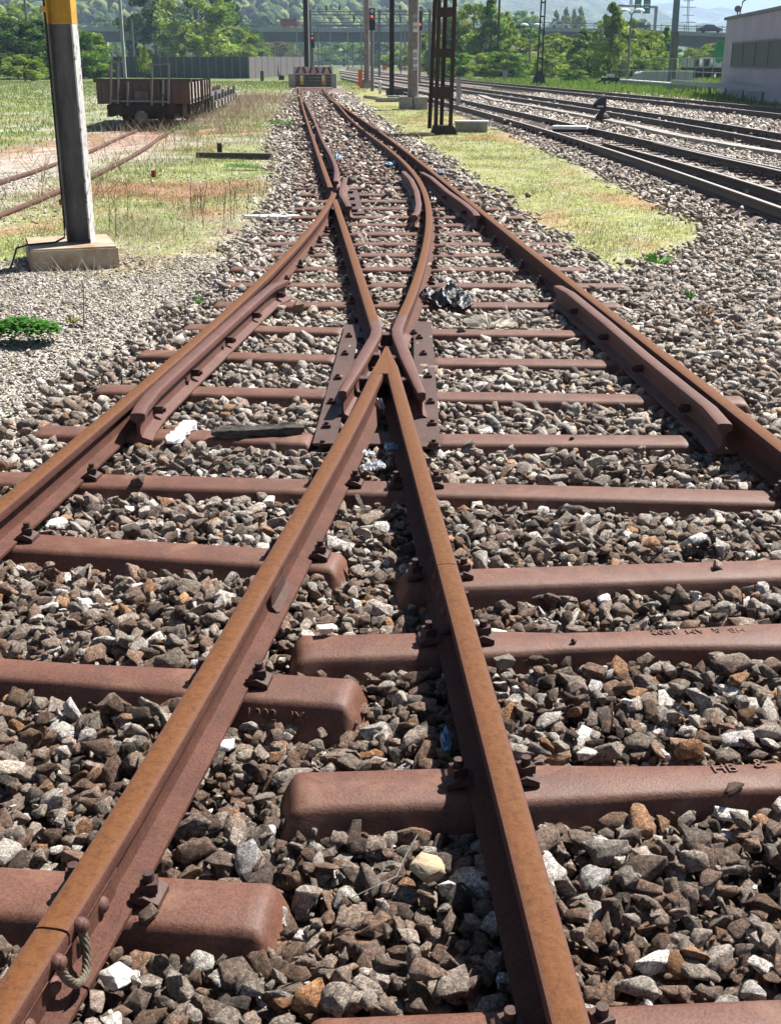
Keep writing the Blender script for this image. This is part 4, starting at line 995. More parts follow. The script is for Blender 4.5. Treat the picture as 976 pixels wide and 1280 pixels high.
# ------------------------------------------------------------------ trees
def crown_mesh(seed, n, shape, leaf, cols, clumps=26):
    """leaf sized faces in clumps on limbs; unit-ish crown: height 1 (z 0..1), half width ~.5"""
    r = np.random.default_rng(seed); cen = []
    for k in range(clumps):
        z = r.uniform(.02, .97) if shape != 'bush' else r.uniform(.05, .9)
        if shape == 'poplar': R = .46 * np.sin(np.pi * min(1, z * .92 + .10)) ** .75 * (1.06 - .62 * z)
        elif shape == 'bush': R = .52 * math.sqrt(max(.03, 1 - (z * 1.05 - .15) ** 2))
        else: R = .52 * math.sin(math.pi * min(1, z * .86 + .14)) ** .6
        a = r.uniform(0, 2 * np.pi); q = R * math.sqrt(r.uniform(.12, 1)); cen.append((q * math.cos(a), q * math.sin(a), z, r.uniform(.045, .11) * (.6 + R)))
    cen = np.array(cen); w_ = r.integers(0, clumps, n); c = cen[w_]
    dirs = r.normal(size=(n, 3)); dirs /= np.linalg.norm(dirs, axis=1)[:, None]; rr = r.uniform(.35, 1.15, n) ** .6
    p = c[:, :3] + dirs * (c[:, 3] * rr)[:, None] * [1, 1, .8]
    e1 = r.normal(size=(n, 3)); e1 /= np.linalg.norm(e1, axis=1)[:, None]; e2 = np.cross(e1, r.normal(size=(n, 3))); e2 /= np.linalg.norm(e2, axis=1)[:, None]
    L = leaf * r.uniform(.6, 1.4, n)[:, None]
    V = np.stack([p - e1 * L, p + e2 * L * .6, p + e1 * L, p - e2 * L * .6], 1).reshape(-1, 3)
    ck = r.integers(0, len(cols), clumps); tint = r.uniform(.78, 1.2, clumps)
    cc = np.array(cols)[ck[w_]] * tint[w_][:, None] * r.uniform(.7, 1.3, (n, 1))
    return V, np.arange(n * 4).reshape(-1, 4), np.repeat(cc, 4, 0), cen
YG = [(.20, .29, .035), (.26, .36, .05), (.12, .21, .025), (.34, .41, .10)]
DG = [(.035, .085, .015), (.05, .12, .02), (.03, .06, .012), (.08, .16, .03)]
MG = [(.11, .23, .025), (.16, .29, .035), (.07, .15, .02), (.22, .33, .06)]
OLV = [(.16, .15, .06), (.13, .13, .05), (.20, .19, .09)]
protos_t = {}
for key, shape, cols, n, leaf, cls in (('poplar', 'poplar', YG, 9000, .020, 44), ('poplar2', 'poplar', MG, 8000, .022, 36), ('broad', 'broad', MG, 9000, .022, 34), ('light', 'broad', YG, 9000, .020, 34),
                                     ('dark', 'broad', DG, 9000, .022, 30), ('bush', 'bush', MG, 12000, .022, 40), ('darkbush', 'bush', DG, 16000, .020, 46), ('olive', 'broad', OLV, 5000, .022, 28)):
    V, F4, cc, cen = crown_mesh(sum(map(ord, key)), int(n * 1.3), shape, leaf * .9, cols, int(cls * 2.4))
    me = bpy.data.meshes.new('crown'); me.vertices.add(len(V)); me.vertices.foreach_set('co', V.astype(np.float32).ravel()); me.loops.add(F4.size)
    me.loops.foreach_set('vertex_index', F4.astype(np.int32).ravel()); me.polygons.add(len(F4)); me.polygons.foreach_set('loop_start', np.arange(0, F4.size, 4, dtype=np.int32)); me.update(calc_edges=True)
    a = me.color_attributes.new('col', 'FLOAT_COLOR', 'POINT'); c4 = np.ones((len(V), 4), np.float32); c4[:, :3] = cc; a.data.foreach_set('color', c4.ravel()); me.materials.append(M['leaf'])
    mb = MB(); mb.tube([(0, 0, -.25), (.01, 0, .2), (-.01, .01, .55), (0, 0, .9)], .028, 8, .006)
    for (cx, cy, cz, rr) in cen[::7]:
        if cz > .12: mb.tube([(0, 0, max(.02, cz - .22)), (cx * .5, cy * .5, cz - .09), (cx, cy, cz)], .010, 5, .003)
    o = mb.build('trunk', M['bark']); tm = o.data; bpy.data.objects.remove(o)
    protos_t[key] = (me, tm)
def tree(key, label, px, ytop, wpx, Yd, base=0.0, name='tree', cat='tree', group=None, ybot=None, stem=.12):
    """crown from photo row ytop down to its foot at distance Yd, wpx pixels wide"""
    x, _, ztop = pt(px, ytop, Yd); x, _, zz = pt(px, 80, Yd); wm = wpx * 1.22 * (Yd * CP + 1) / FPX / CP
    z0 = base if ybot is None else pt(px, ybot, Yd)[2]
    H_ = ztop - z0; t = thing(name, label, cat, (x, Yd, z0), group); me, tm = protos_t[key]
    for nm, dd in (('crown', me), ('trunk', tm)):
        o = bpy.data.objects.new(nm, dd); C.objects.link(o); o.parent = t; o.location = (0, 0, H_ * stem)
        o.scale = (wm, wm, H_ * (1 - stem)); o.rotation_euler = (0, 0, (px * 1.7) % 6.28)
    return t
T = tree
T('darkbush', 'large dark green bush behind the left mast', 30, 20, 105, 125, name='bush', cat='bush', stem=.0)
T('bush', 'leafy green bush right of the left mast, its right side lit', 92, 32, 70, 128, name='bush', cat='bush', stem=.0)
T('light', 'small pale green shrub in front of the large dark bush', 30, 68, 46, 112, name='shrub', cat='bush', stem=.0)
T('broad', 'tree beyond the large dark bush at the left photo edge', -6, 8, 70, 190)
T('light', 'pale tree crown seen above the dark bush, left of the mast', 30, 4, 60, 240)
T('dark', 'tall dark green tree behind the grey fence, left of the bright one', 197, -26, 66, 215)
T('light', 'bright green bushy tree behind the grey fence', 248, -12, 86, 200)
T('dark', 'dark tree behind the bright green bushy tree', 282, -8, 60, 240)
T('light', 'low pale tree at the right end of the grey fence', 300, 34, 44, 205)
T('light', 'small young poplar standing in front of the grey fence', 181, 58, 13, 118, stem=.2)
T('olive', 'olive brown tree under the bridge left of the tall brown mast', 347, 52, 46, 260)
T('light', 'low green tree under the bridge at the end of the fence', 318, 56, 40, 240)
T('broad', 'tree under the bridge right of the brown mast', 430, 52, 50, 420)
T('dark', 'dark tree under the bridge beside the red signal', 473, 55, 40, 300)
T('light', 'bright tree under the bridge behind the orange netting', 500, 56, 34, 235)
T('light', 'bright yellow green tree just left of the lattice mast', 535, 40, 46, 170)
T('light', 'dense tree right of the lattice mast', 590, 6, 66, 150)
T('poplar2', 'tree with bright crown in front of the bridge, left of the thin brown pole', 612, -2, 56, 146)
T('poplar', 'slender tree touching the thin brown pole', 632, 14, 40, 158)
T('light', 'bright low tree right of the thin brown pole', 644, 46, 40, 135, stem=.02)
T('broad', 'leafy tree above the small house', 652, 30, 40, 190)
T('light', 'pale leafy tree right of the dark lattice pole', 700, 46, 56, 140, stem=.02)
T('poplar2', 'middle tree between the lattice pole and the tall poplar', 728, 36, 46, 138, stem=.04)
T('poplar', 'tallest poplar, standing over the dark buffer stop', 762, 2, 58, 118, stem=.06)
T('poplar', 'poplar just right of the tallest one, behind the street lamp', 786, 22, 46, 128, stem=.04)
T('light', 'pale tree behind the white wall, under the green signs', 812, 40, 44, 132, stem=.02)
T('poplar2', 'slender tree left of the big grey mast', 830, 34, 34, 136, stem=.02)
T('light', 'small bright tree under the right part of the bridge', 890, 54, 34, 175)
T('bush', 'round green bush on the verge under the tallest poplar', 717, 86, 28, 104, name='bush', cat='bush', stem=0)
T('light', 'pale bush right of the big grey mast', 862, 60, 30, 140, name='bush', cat='bush', stem=0)
bushes = [(566, 64, 'right behind the lattice mast'), (606, 66, 'just right of the relay cabinet'), (634, 62, 'right of the thin brown pole'), (690, 66, 'right of the dark lattice pole'), (735, 60, 'left of the dark timber buffer stop'), (778, 64, 'right of the dark timber buffer stop'), (800, 70, 'behind the double armed street lamp'), (820, 62, 'above the rounded end of the long white wall')]
for k, (px, yt, lb) in enumerate(bushes):
    T('light' if k % 2 else 'bush', 'pale green undergrowth bush ' + lb, px, yt, 42, 122 + (k * 5) % 9, name='bush', cat='bush', stem=0, group='undergrowth bushes along the verge')
GP = 'tall poplars beyond the bridge'
T('poplar', 'distant poplar beyond the bridge, leftmost of the row of four', 692, 12, 22, 420, group=GP)
T('poplar', 'distant poplar beyond the bridge, second from the left of the four', 704, 8, 24, 410, group=GP)
T('poplar2', 'distant poplar beyond the bridge, third from the left of the four', 714, 12, 20, 425, group=GP)
T('poplar', 'distant poplar beyond the bridge, rightmost of the row of four', 722, 7, 22, 415, group=GP)
T('broad', 'distant tree beyond the bridge, right of the thin brown pole', 655, 14, 50, 430)
T('light', 'distant tree showing over the bridge under the green signs', 798, 24, 26, 420)
for k, (px, yt, wd) in enumerate(((135, 22, 40), (160, 26, 36), (330, 20, 50), (372, 28, 40), (400, 60, 40), (560, 26, 50))):
    T(('broad', 'light', 'dark')[k % 3], ('distant tree beyond the bridge, left of the dark tall tree', 'distant tree showing behind the thin grey mast', 'distant tree above the bridge, left of the red van', 'distant tree above the bridge beneath the red van', 'distant tree seen under the bridge beside the brown mast', 'distant tree behind the lattice mast above the bridge')[k], px, yt, wd, 440 + 15 * k)

belt = [(572, 30, 'in the tree belt just right of the lattice mast'), (603, 34, 'in the tree belt behind the relay cabinet'), (640, 36, 'in the tree belt right of the thin brown pole'), (668, 48, 'in the tree belt behind the dark lattice pole'), (690, 42, 'in the tree belt just right of the dark lattice pole'),
        (712, 50, 'in the tree belt above the round green bush'), (742, 44, 'in the tree belt left of the tallest poplar'), (776, 48, 'in the tree belt behind the double armed street lamp'), (806, 38, 'in the tree belt left of the slender tree by the big mast'), (824, 50, 'in the tree belt beneath the green signs'), (546, 50, 'in the tree belt seen through the lattice mast')]
for k, (px, yt, lb) in enumerate(belt):
    T(('light', 'broad', 'poplar2', 'light')[k % 4], 'spring green tree ' + lb, px, yt, 44, 150 + (k * 7) % 22, stem=.0, group='trees of the belt beyond the tracks')
# ------------------------------------------------------------------ motorway bridge
br = thing('bridge', 'long grey motorway bridge crossing the whole background', 'bridge', (0, 330, 0))
BP = [(-140, 350), (40, 345), (250, 335), (450, 325), (640, 300), (760, 275), (900, 235), (1060, 205)]   # pixel x, distance
def bx_(px, Y, y): x, _, z = pt(px, y, Y); return Vector((x, Y, z))
tops = [34, 34, 34, 35, 34, 36, 41, 44]; under = [52, 52, 52, 52, 51, 50, 59, 64]
Pd = [bx_(px, Y, tp) for (px, Y), tp in zip(BP, tops)]; Pu = [bx_(px, Y, u) for (px, Y), u in zip(BP, under)]
def ribbon(zt, zb, y0, y1, mat, name):
    rings = []
    for a, b in zip(Pd, Pu):
        za = a.z + (b.z - a.z) * zt; zb_ = a.z + (b.z - a.z) * zb
        rings.append([(a.x, a.y + y0, zb_), (a.x, a.y + y1, zb_), (a.x, a.y + y1, za), (a.x, a.y + y0, za)])
    return MB().loft(rings).build(name, M[mat], br)
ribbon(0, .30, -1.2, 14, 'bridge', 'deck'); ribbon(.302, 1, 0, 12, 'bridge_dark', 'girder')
rl = ribbon(-.42, -.36, -.9, -.7, 'galv', 'railing'); ribbon(-.22, -.18, -.9, -.7, 'galv', 'railing')
mp = MB()
for a, b in zip(Pd[:-1], Pd[1:]):
    n = int((b - a).length / 4)
    for k in range(n): q = a.lerp(b, k / n); mp.box((q.x, q.y - .8, q.z + .6), (.12, .12, 1.3))
mp.build('railing_posts', M['galv'], br)
for px, Y, yb in ((128, 352, 84), (245, 344, 84), (352, 336, 84), (470, 330, 84), (570, 322, 84), (668, 300, 86), (745, 285, 86), (822, 262, 87), (905, 242, 88)):
    q = bx_(px, Y, 52); MB().box((q.x, Y + 4, q.z / 2 - .3), (1.6, 2.6, q.z + .4)).build('pillar', M['bridge'], br)
q0, q1 = bx_(862, 246, 58), bx_(905, 246, 90)
MB().box(((q0.x + q1.x) / 2, 246, q0.z / 2), (q1.x - q0.x, 3, q0.z)).build('abutment', M['bridge'], br)
# red van and cars on the bridge
def vehicle(name, label, cat, px, ybase, Y, L, Hh, mat, boxy=True):
    x, _, z = pt(px, ybase, Y); t = thing(name, label, cat, (x, Y, z))
    if boxy: prof = [(-L / 2, .35), (-L / 2, Hh * .95), (-L / 2 + .2, Hh), (L * .30, Hh), (L * .42, Hh * .62), (L / 2, Hh * .52), (L / 2, .35)]
    else: prof = [(-L / 2, .3), (-L / 2, Hh * .62), (-L * .34, Hh * .68), (-L * .22, Hh), (L * .12, Hh), (L * .26, Hh * .66), (L / 2, Hh * .55), (L / 2, .3)]
    m = MB(); m.loft([[(x + a, Y - .9, z + b) for a, b in prof], [(x + a, Y + .9, z + b) for a, b in prof]]); m.build('body', mat, t)
    m = MB(); m.box((x + L * (.30 if boxy else -.03), Y - .9, z + Hh * .77), (L * (.13 if boxy else .3), .04, Hh * .26)); m.build('window', M['glass'], t)
    if boxy: m = MB(); m.box((x - L * .12, Y - .9, z + Hh * .78), (L * .55, .03, Hh * .22)); m.build('window', M['glass'], t)
    for sx in (-.31, .31): m = MB(); m.tube([(x + L * sx, Y - .95, z + .32), (x + L * sx, Y - .7, z + .32)], .32, 12); m.build('wheel', M['blacksteel'], t)
    return t
M['vanred'] = simple('red_van_paint', (.34, .07, .07), (.30, .06, .06), 1, bstr=0, rough=.4)
M['carwhite'] = simple('pale_car_paint', (.6, .6, .6), None, 1, bstr=0, rough=.4); M['cardark'] = simple('dark_car_paint', (.05, .055, .07), None, 1, bstr=0, rough=.4)
yb = lambda px: 33
vehicle('van', 'dark red van driving along the motorway bridge', 'van', 363, 34.5, 326, 5.0, 2.1, M['vanred'])
vehicle('car', 'dark car on the bridge behind the tallest poplar', 'car', 797, 37.5, 262, 4.3, 1.45, M['cardark'], False)
vehicle('car', 'small pale car on the bridge right of the dark lattice pole', 'car', 699, 35.5, 287, 4.3, 1.45, M['carwhite'], False)
vehicle('car', 'small dark car on the right end of the bridge', 'car', 886, 41.5, 236, 4.3, 1.45, M['cardark'], False)
# gantry with two green signs
Yg = 268; gt = thing('sign_gantry', 'motorway sign gantry with two green direction signs above the bridge', 'sign gantry', pt(818, 40, Yg))
def bar(m, pa, pb, Y, w_, dY=0):
    m.beam(pt(pa[0], pa[1], Y), pt(pb[0], pb[1], Y + dY), w_, w_)
m = MB(); bar(m, (817, 42), (820, 8), Yg, .55); m.build('post', M['galv'], gt)
m = MB(); bar(m, (772, 7), (821, 9), Yg, .4); m.build('beam', M['galv'], gt)
for px0, px1, y0, y1 in ((792, 801.5, -1, 16), (803, 813, -2, 17)):
    a, b = pt(px0, y1, Yg - .5), pt(px1, y0, Yg - .5); m = MB(); m.box(((a[0] + b[0]) / 2, Yg - .5, (a[2] + b[2]) / 2), (b[0] - a[0], .12, b[2] - a[2])); sg = m.build('sign_panel', M['signgreen'], gt)
    W_ = b[0] - a[0]
    for k, (u, wd) in enumerate(((.80, .5), (.60, .7), (.42, .6))):
        m = MB(); m.box(((a[0] + b[0]) / 2, Yg - .57, a[2] + (b[2] - a[2]) * u), (W_ * wd, .02, .16)); m.build('text_line', M['redpaint'] if k == 0 else M['white'], sg)
m = MB(); a, b = pt(786, 7, Yg - .5), pt(790.5, -1, Yg - .5); m.box(((a[0] + b[0]) / 2, Yg - .5, (a[2] + b[2]) / 2), (b[0] - a[0], .1, b[2] - a[2])); m.build('sign_panel', M['white'], gt)

# ------------------------------------------------------------------ masts and poles
def ground_at(px, py): return at(px, py, 0)
def scale_at(Y): return (Y * CP + HC * SP) / FPX          # metres per pixel near the ground at distance Y
# left steel mast on its plinth
Pm = at(99, 304, .17); t = thing('steel_mast', 'grey H section steel mast with yellow painted upper part on a concrete block, left foreground', 'mast', (Pm[0], Pm[1], 0))
a = at(39, 338); b = at(150, 332.5); m = MB(); dx = Vector((b[0] - a[0], b[1] - a[1])); ang = math.atan2(dx.y, dx.x); cx = (a[0] + b[0]) / 2 - math.sin(ang) * .42; cy = (a[1] + b[1]) / 2 + math.cos(ang) * .42
m.box((cx, cy, .055), (dx.length, .84, .23), ang); pl = m.build('plinth', M['plinth'], t, bevel=.015)
W2, D2 = .195, .19; x0, y0 = Pm[0] + .005, cy - .02
def hbeam(z0, z1, mat, name):
    m = MB(); tf, tw = .013, .010
    m.box((x0 - W2 / 2, y0, (z0 + z1) / 2), (tf, D2, z1 - z0)); m.build('flange', mat, t)
    m = MB(); m.box((x0 + W2 / 2, y0, (z0 + z1) / 2), (tf, D2, z1 - z0)); m.build('flange', M['mast_sunlit_edge'] if mat is M['mast_grey'] else mat, t)
    m = MB(); m.box((x0, y0, (z0 + z1) / 2), (W2 - tf - .002, tw, z1 - z0)); m.build('web', mat, t)
M['mast_grey'] = simple('mast_grey_paint', (.14, .135, .13), (.085, .08, .076), 9, rough=.65, stretch=(1, 1, .3), lo=.4, hi=.6)
M['mast_sunlit_edge'] = simple('flaking_mast_paint_sunlit', (.50, .49, .47), (.10, .09, .085), 9, rough=.7, stretch=(2, 3, 1.6), lo=.55, hi=.62)  # flaking paint; the pale tone also holds painted sunlight on the right flange
hbeam(.165, pt(72, 30, y0)[2], M['mast_grey'], ''); hbeam(pt(72, 30, y0)[2] + .002, pt(72, 30, y0)[2] + .75, M['yellow'], ''); hbeam(pt(72, 30, y0)[2] + .753, 7.0, M['mast_grey'], '')
m = MB(); zc = .17
m.tube([(x0 - W2 / 2 - .025, y0 - .06, 6.5), (x0 - W2 / 2 - .025, y0 - .06, .30), (x0 - W2 / 2 - .03, y0 - .08, .22), (x0 - W2 / 2 - .10, y0 - .13, .185), (cx - .30, cy - .28, .18), (cx - .37, cy - .36, .165), (cx - .40, cy - .43, .05), (cx - .42, cy - .5, -.02)], .009, 6)
m.build('cable', M['blacksteel'], t)
m = MB(); m.box((x0 - W2 / 2 - .02, y0 - .07, .52), (.05, .05, .045)); m.build('cable_clip', M['rail'], t); m = MB(); m.box((x0 - W2 / 2 - .02, y0 - .07, pt(60, 12, y0)[2]), (.05, .05, .045)); m.build('cable_clip', M['yellow'], t)

def pole(name, label, px, py, wpx, mat, top=-60, xt=None, cat='pole', base=None, Y=None, kind='box', group=None, taper_=1.0):
    x, Yg_ = ground_at(px, py) if Y is None else (pt(px, py, Y)[0], Y)
    w_ = wpx * scale_at(Yg_); t = thing(name, label, cat, (x, Yg_, 0), group); zt = pt(px, top, Yg_)[2]; zt = max(zt, 0.3)
    xt_ = x if xt is None else pt(xt, top, Yg_)[0]
    m = MB()
    if kind == 'box': m.loft([[(x - w_ / 2, Yg_ - w_ / 2, 0), (x + w_ / 2, Yg_ - w_ / 2, 0), (x + w_ / 2, Yg_ + w_ / 2, 0), (x - w_ / 2, Yg_ + w_ / 2, 0)], [(xt_ - w_ / 2 * taper_, Yg_ - w_ / 2 * taper_, zt), (xt_ + w_ / 2 * taper_, Yg_ - w_ / 2 * taper_, zt), (xt_ + w_ / 2 * taper_, Yg_ + w_ / 2 * taper_, zt), (xt_ - w_ / 2 * taper_, Yg_ + w_ / 2 * taper_, zt)]])
    elif kind == 'round': m.tube([(x, Yg_, 0), (xt_, Yg_, zt)], w_ / 2, 12, w_ / 2 * taper_)
    elif kind == 'H':
        for s in (-1, 1): m.box((x + s * w_ * .42, Yg_, zt / 2), (w_ * .16, w_ * .9, zt))
        m.box((x, Yg_, zt / 2), (w_ * .68, w_ * .12, zt))
    m.build('shaft', M[mat], t, smooth=40 if kind == 'round' else None)
    if base: bw, bh, bm_ = base; m = MB(); m.box((x, Yg_, bh / 2 - .03), (bw, bw, bh + .06), 0, taper=.95); m.build('base', M[bm_], t, bevel=.01)
    return t, x, Yg_, w_
t, x, Y, w_ = pole('brown_mast', 'brown steel mast with pale right edge behind the red striped buffer stop', 384, 103, 5.6, 'brownsteel', base=(.7, .3, 'concrete'), kind='H', cat='mast')
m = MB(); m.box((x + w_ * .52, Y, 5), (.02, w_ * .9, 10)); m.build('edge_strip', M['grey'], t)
pole('grey_mast', 'thin grey mast right behind the brown mast', 387, 102, 2.0, 'galv', kind='H', cat='mast')
t, x, Y, w_ = pole('concrete_mast', 'concrete mast with an orange box at its foot', 458.5, 110, 7.2, 'mast_conc', kind='round', base=None, cat='mast', taper_=.92)
m = MB(); m.loft([[(x + a * .52, Y + b * .52, 0) for a, b in ((-1, -1), (1, -1), (1, 1), (-1, 1))], [(x + a * .19, Y + b * .19, .55) for a, b in ((-1, -1), (1, -1), (1, 1), (-1, 1))]]); m.build('foot', M['mast_conc'], t)
m = MB(); m.box((x - .42, Y - .3, .62), (.26, .3, 1.05)); m.build('orange_box', M['orange'], t)
t, x, Y, w_ = pole('dark_mast', 'dark brown square mast beside the pile of concrete slabs', 489.5, 120, 5.8, 'brownsteel', kind='H', cat='mast')
t, x, Y, w_ = pole('concrete_mast', 'thick concrete mast with small number plates on a split concrete base', 516, 136, 13.5, 'mast_conc', kind='round', cat='mast', taper_=.93)
for s in (-1, 1): m = MB(); m.box((x + s * .27, Y, .19), (.50, .8, .46)); m.build('base_block', M['concrete'], t, bevel=.02)
for k, yy_ in enumerate((64, 68.5, 73, 77.5, 82, 86.5, 30, 34, 38, 20)):
    q = pt(519, yy_, Y - .25); m = MB(); m.box((q[0], Y - w_ * .47, q[2]), (.17, .02, .10)); m.build('number_plate', M['grey' if k % 2 else 'white'], t)
# lattice mast
bx0, Yl = ground_at(553, 168); t = thing('lattice_mast', 'brown steel lattice mast, nearest of the tall masts in the middle', 'mast', (bx0, Yl, 0)); s_ = scale_at(Yl)
zt = pt(553, -70, Yl)[2]; LG = {}
for nm_, xb_, xt_, yo in (('A', 537.5, 543, .42), ('B', 545.5, 547, 0), ('C', 552.5, 555, .46), ('D', 564, 566, .04)):
    f_ = lambda px, dy: (pt(px, 90, Yl + dy)[0])
    LG[nm_] = (Vector((f_(xb_, yo), Yl + yo, .12)), Vector((f_(xt_ + 1.2, yo * .8), Yl + yo * .8, zt)))
    m = MB(); m.beam(*LG[nm_], .095, .085); m.build('corner_leg', M['brownsteel'], t)
def lerpz(n_, z): a_, b_ = LG[n_]; return a_.lerp(b_, (z - a_.z) / (b_.z - a_.z))
for zpx, hh in ((116, .26), (66.5, .20), (15, .20), (-32, .2)):
    z = pt(553, zpx, Yl)[2]
    for u, v in (('B', 'D'), ('A', 'C'), ('A', 'B'), ('C', 'D')):
        p0, p1 = lerpz(u, z), lerpz(v, z); m = MB(); o_ = -.05 if (u, v) == ('B', 'D') else .05 if (u, v) == ('A', 'C') else 0
        m.beam((p0.x, p0.y + o_, z), (p1.x, p1.y + o_, z), .012, hh); m.build('batten_plate', M['brownsteel'], t)
hw0 = 12 * s_
m = MB(); m.loft([[(bx0 + .04 + a * .32, Yl + .2 + b * .34, .0) for a, b in ((-1, -1), (1, -1), (1, 1), (-1, 1))], [(bx0 + .02 + a * .24, Yl + .2 + b * .28, .20) for a, b in ((-1, -1), (1, -1), (1, 1), (-1, 1))]]); m.build('foot_plate', M['brownsteel'], t)
m = MB(); a = at(525, 166); m.box((bx0 - .72, Yl - .35, .02), (.9, .55, .05), .25); m.build('slab', M['plinth'], t)
m = MB(); q = pt(569, 114, Yl + .5); m.box((bx0 + hw0 + .16, Yl + .5, q[2]), (.10, .10, .65)); m.build('grey_box', M['grey'], t)
# right thin brown pole, dark lattice pole, big grey mast, lamps
pole('brown_pole', 'thin dark brown pole on a concrete foot at the green verge', 621, 97, 2.8, 'brownsteel', kind='round', base=(.85, .55, 'concrete'), xt=626, cat='pole', taper_=.9)
bx0, Yl = ground_at(673, 106); t = thing('lattice_pole', 'dark lattice pole with wide foot between the thin brown pole and the tall poplar', 'pole', (bx0, Yl, 0)); s_ = scale_at(Yl); zt = pt(676, -30, Yl)[2]
for sx in (-1, 1): MB().beam((bx0 + sx * 3.0 * s_, Yl, .5), (bx0 + .1 + sx * 2.2 * s_, Yl, zt), .10, .10).build('chord', M['blacksteel'], t)
z = .9
while z < zt: MB().box((bx0 + .1 * z / zt, Yl, z), (6 * s_, .05, .10)).build('rung', M['blacksteel'], t); z += .95
MB().loft([[(bx0 + a * .52, Yl + b * .5, .0) for a, b in ((-1, -1), (1, -1), (1, 1), (-1, 1))], [(bx0 + a * .26, Yl + b * .2, .85) for a, b in ((-1, -1), (1, -1), (1, 1), (-1, 1))]]).build('foot', M['blacksteel'], t)
t, x, Y, w_ = pole('grey_mast', 'big grey steel mast leaning slightly right, beside the white wall', 839, 90, 7.5, 'bluegrey', Y=96, kind='box', xt=850, cat='mast', taper_=.8)
m = MB(); m.box((x - .0, Y - .3, 1.9), (.5, .1, 3.6)); m.build('cover', M['mast_grey'], t)
pole('grey_mast', 'thin pale mast behind the old wagon, rising above the fence', 157, 99, 3.4, 'grey', xt=151, cat='mast', kind='H')
pole('grey_pole', 'short grey pole behind the fence, right of the thin pale mast', 168, 72, 2.4, 'galv', Y=170, top=24, kind='round')
pole('grey_pole', 'pole seen above the large dark bush at the top left', 37, 60, 3.0, 'galv', Y=140, kind='round')
def street_lamp(label, px, ytop, ybot, Y, arms=(-1, 1), al=9):
    x, _, zt = pt(px, ytop, Y); z0 = 0; t = thing('street_lamp', label, 'street lamp', (x, Y, 0)); s_ = (Y * CP) / FPX
    MB().tube([(x, Y, 0), (x, Y, zt)], .11, 8, .06).build('post', M['galv'], t)
    for a in arms:
        m = MB(); m.tube([(x, Y, zt - .1), (x + a * al * s_ * .5, Y, zt + .25), (x + a * al * s_, Y, zt + .2)], .05, 6); m.build('arm', M['galv'], t)
        m = MB(); m.dome((x + a * al * s_, Y, zt + .16), .42, .22, (0, 0, 1), 10, 3); m.build('lamp_head', M['white'], t)
street_lamp('double armed street lamp in front of the poplars', 789, 17, 100, 95)
street_lamp('tall grey street lamp beside the small house', 663, 34, 95, 128, (-1, 1), 8)
# pylon / antenna right
t = thing('lattice_tower', 'slender lattice pylon with cross arms above the right end of the bridge', 'pylon', (*pt(858, 60, 260)[:2], 0)); 
for sx in (-1, 1): MB().beam(pt(858 + sx * 1.5, 60, 262), pt(861 + sx * .4, -30, 262), .12, .12).build('chord', M['galv'], t)
for yy_, wd in ((28, 11), (19, 9), (9, 12), (1, 8)):
    a, b = pt(860 - wd * .8, yy_, 261.8), pt(860 + wd * .8, yy_, 261.8); MB().beam(a, b, .12, .12).build('cross_arm', M['galv'], t)

# ------------------------------------------------------------------ signals
def signal(label, px, py, Y, scale, red_y, plates, boxtop, boxbot, wpx, postbot=None):
    x, _, zb = pt(px, boxbot, Y); _, _, zt = pt(px, boxtop, Y); w_ = wpx * Y * CP / FPX; t = thing('rail_signal', label, 'signal', (x, Y, 0))
    MB().box((x, Y, (zt + zb) / 2), (w_, .18, zt - zb)).build('housing', M['blacksteel'], t, bevel=.03)
    MB().tube([(x, Y + .2, 0), (x, Y + .2, zb + .3)], .10, 8).build('post', M['galv'], t)
    z = pt(px, red_y, Y)[2]
    m = MB(); m.tube([(x, Y - .10, z), (x, Y - .17, z)], w_ * .46, 16); h = m.build('lamp_shade', M['galv'], t); m = MB(); m.tube([(x, Y - .172, z), (x, Y - .18, z)], w_ * .36, 16); m.build('lens', M['blacksteel'], t)
    m = MB(); m.tube([(x, Y - .182, z + w_ * .08), (x, Y - .20, z + w_ * .08)], w_ * .17, 12); m.build('red_lamp', M['redlamp'], t)
    for py_ in plates:
        z = pt(px, py_, Y)[2]; m = MB(); m.box((x, Y - .11, z), (w_ * .62, .03, w_ * .62), 0, 0, math.pi / 4); m.build('diamond_plate', M['grey'], t)
    return t, x
signal('railway signal showing red, right of the concrete mast with the orange box', 465, 0, 74, 1, 21.5, [14], 10, 38, 7.4)
signal('small railway signal showing red beside the brown mast behind the buffer stop', 391, 0, 104, 1, 48, [42.5, 39], 37, 60, 4.6)
signal('railway signal half hidden behind the thick concrete mast', 525, 0, 100, 1, 31, [12], 9, 38, 5)
# catenary gantry
gy_ = 150; t = thing('catenary_gantry', 'overhead line gantry spanning the tracks in front of the bridge', 'gantry', (*pt(390, 76, gy_)[:2], 0))
for yy_ in (14.5, 18.5): MB().beam(pt(388, yy_, gy_), pt(572, yy_, gy_), .10, .10).build('chord', M['galv'], t)
for k in range(24):
    px = 392 + k * 7.6; MB().beam(pt(px, 14.5, gy_), pt(px, 18.5, gy_), .07, .07).build('lattice_bar', M['galv'], t)
for px in (388, 474, 537): MB().beam((pt(px, 60, gy_)[0], gy_, 0), pt(px, 12, gy_), .28, .28).build('post', M['galv'], t)
for px in (408, 424, 500, 515): MB().tube([pt(px, 13, gy_), pt(px, 7, gy_)], .10, 6).build('insulator', M['brownsteel'], t)
for px in (442, 442.5, 500): MB().beam(pt(px, 18.5, gy_), pt(px, 28, gy_), .12, .12).build('drop_arm', M['blacksteel'], t)
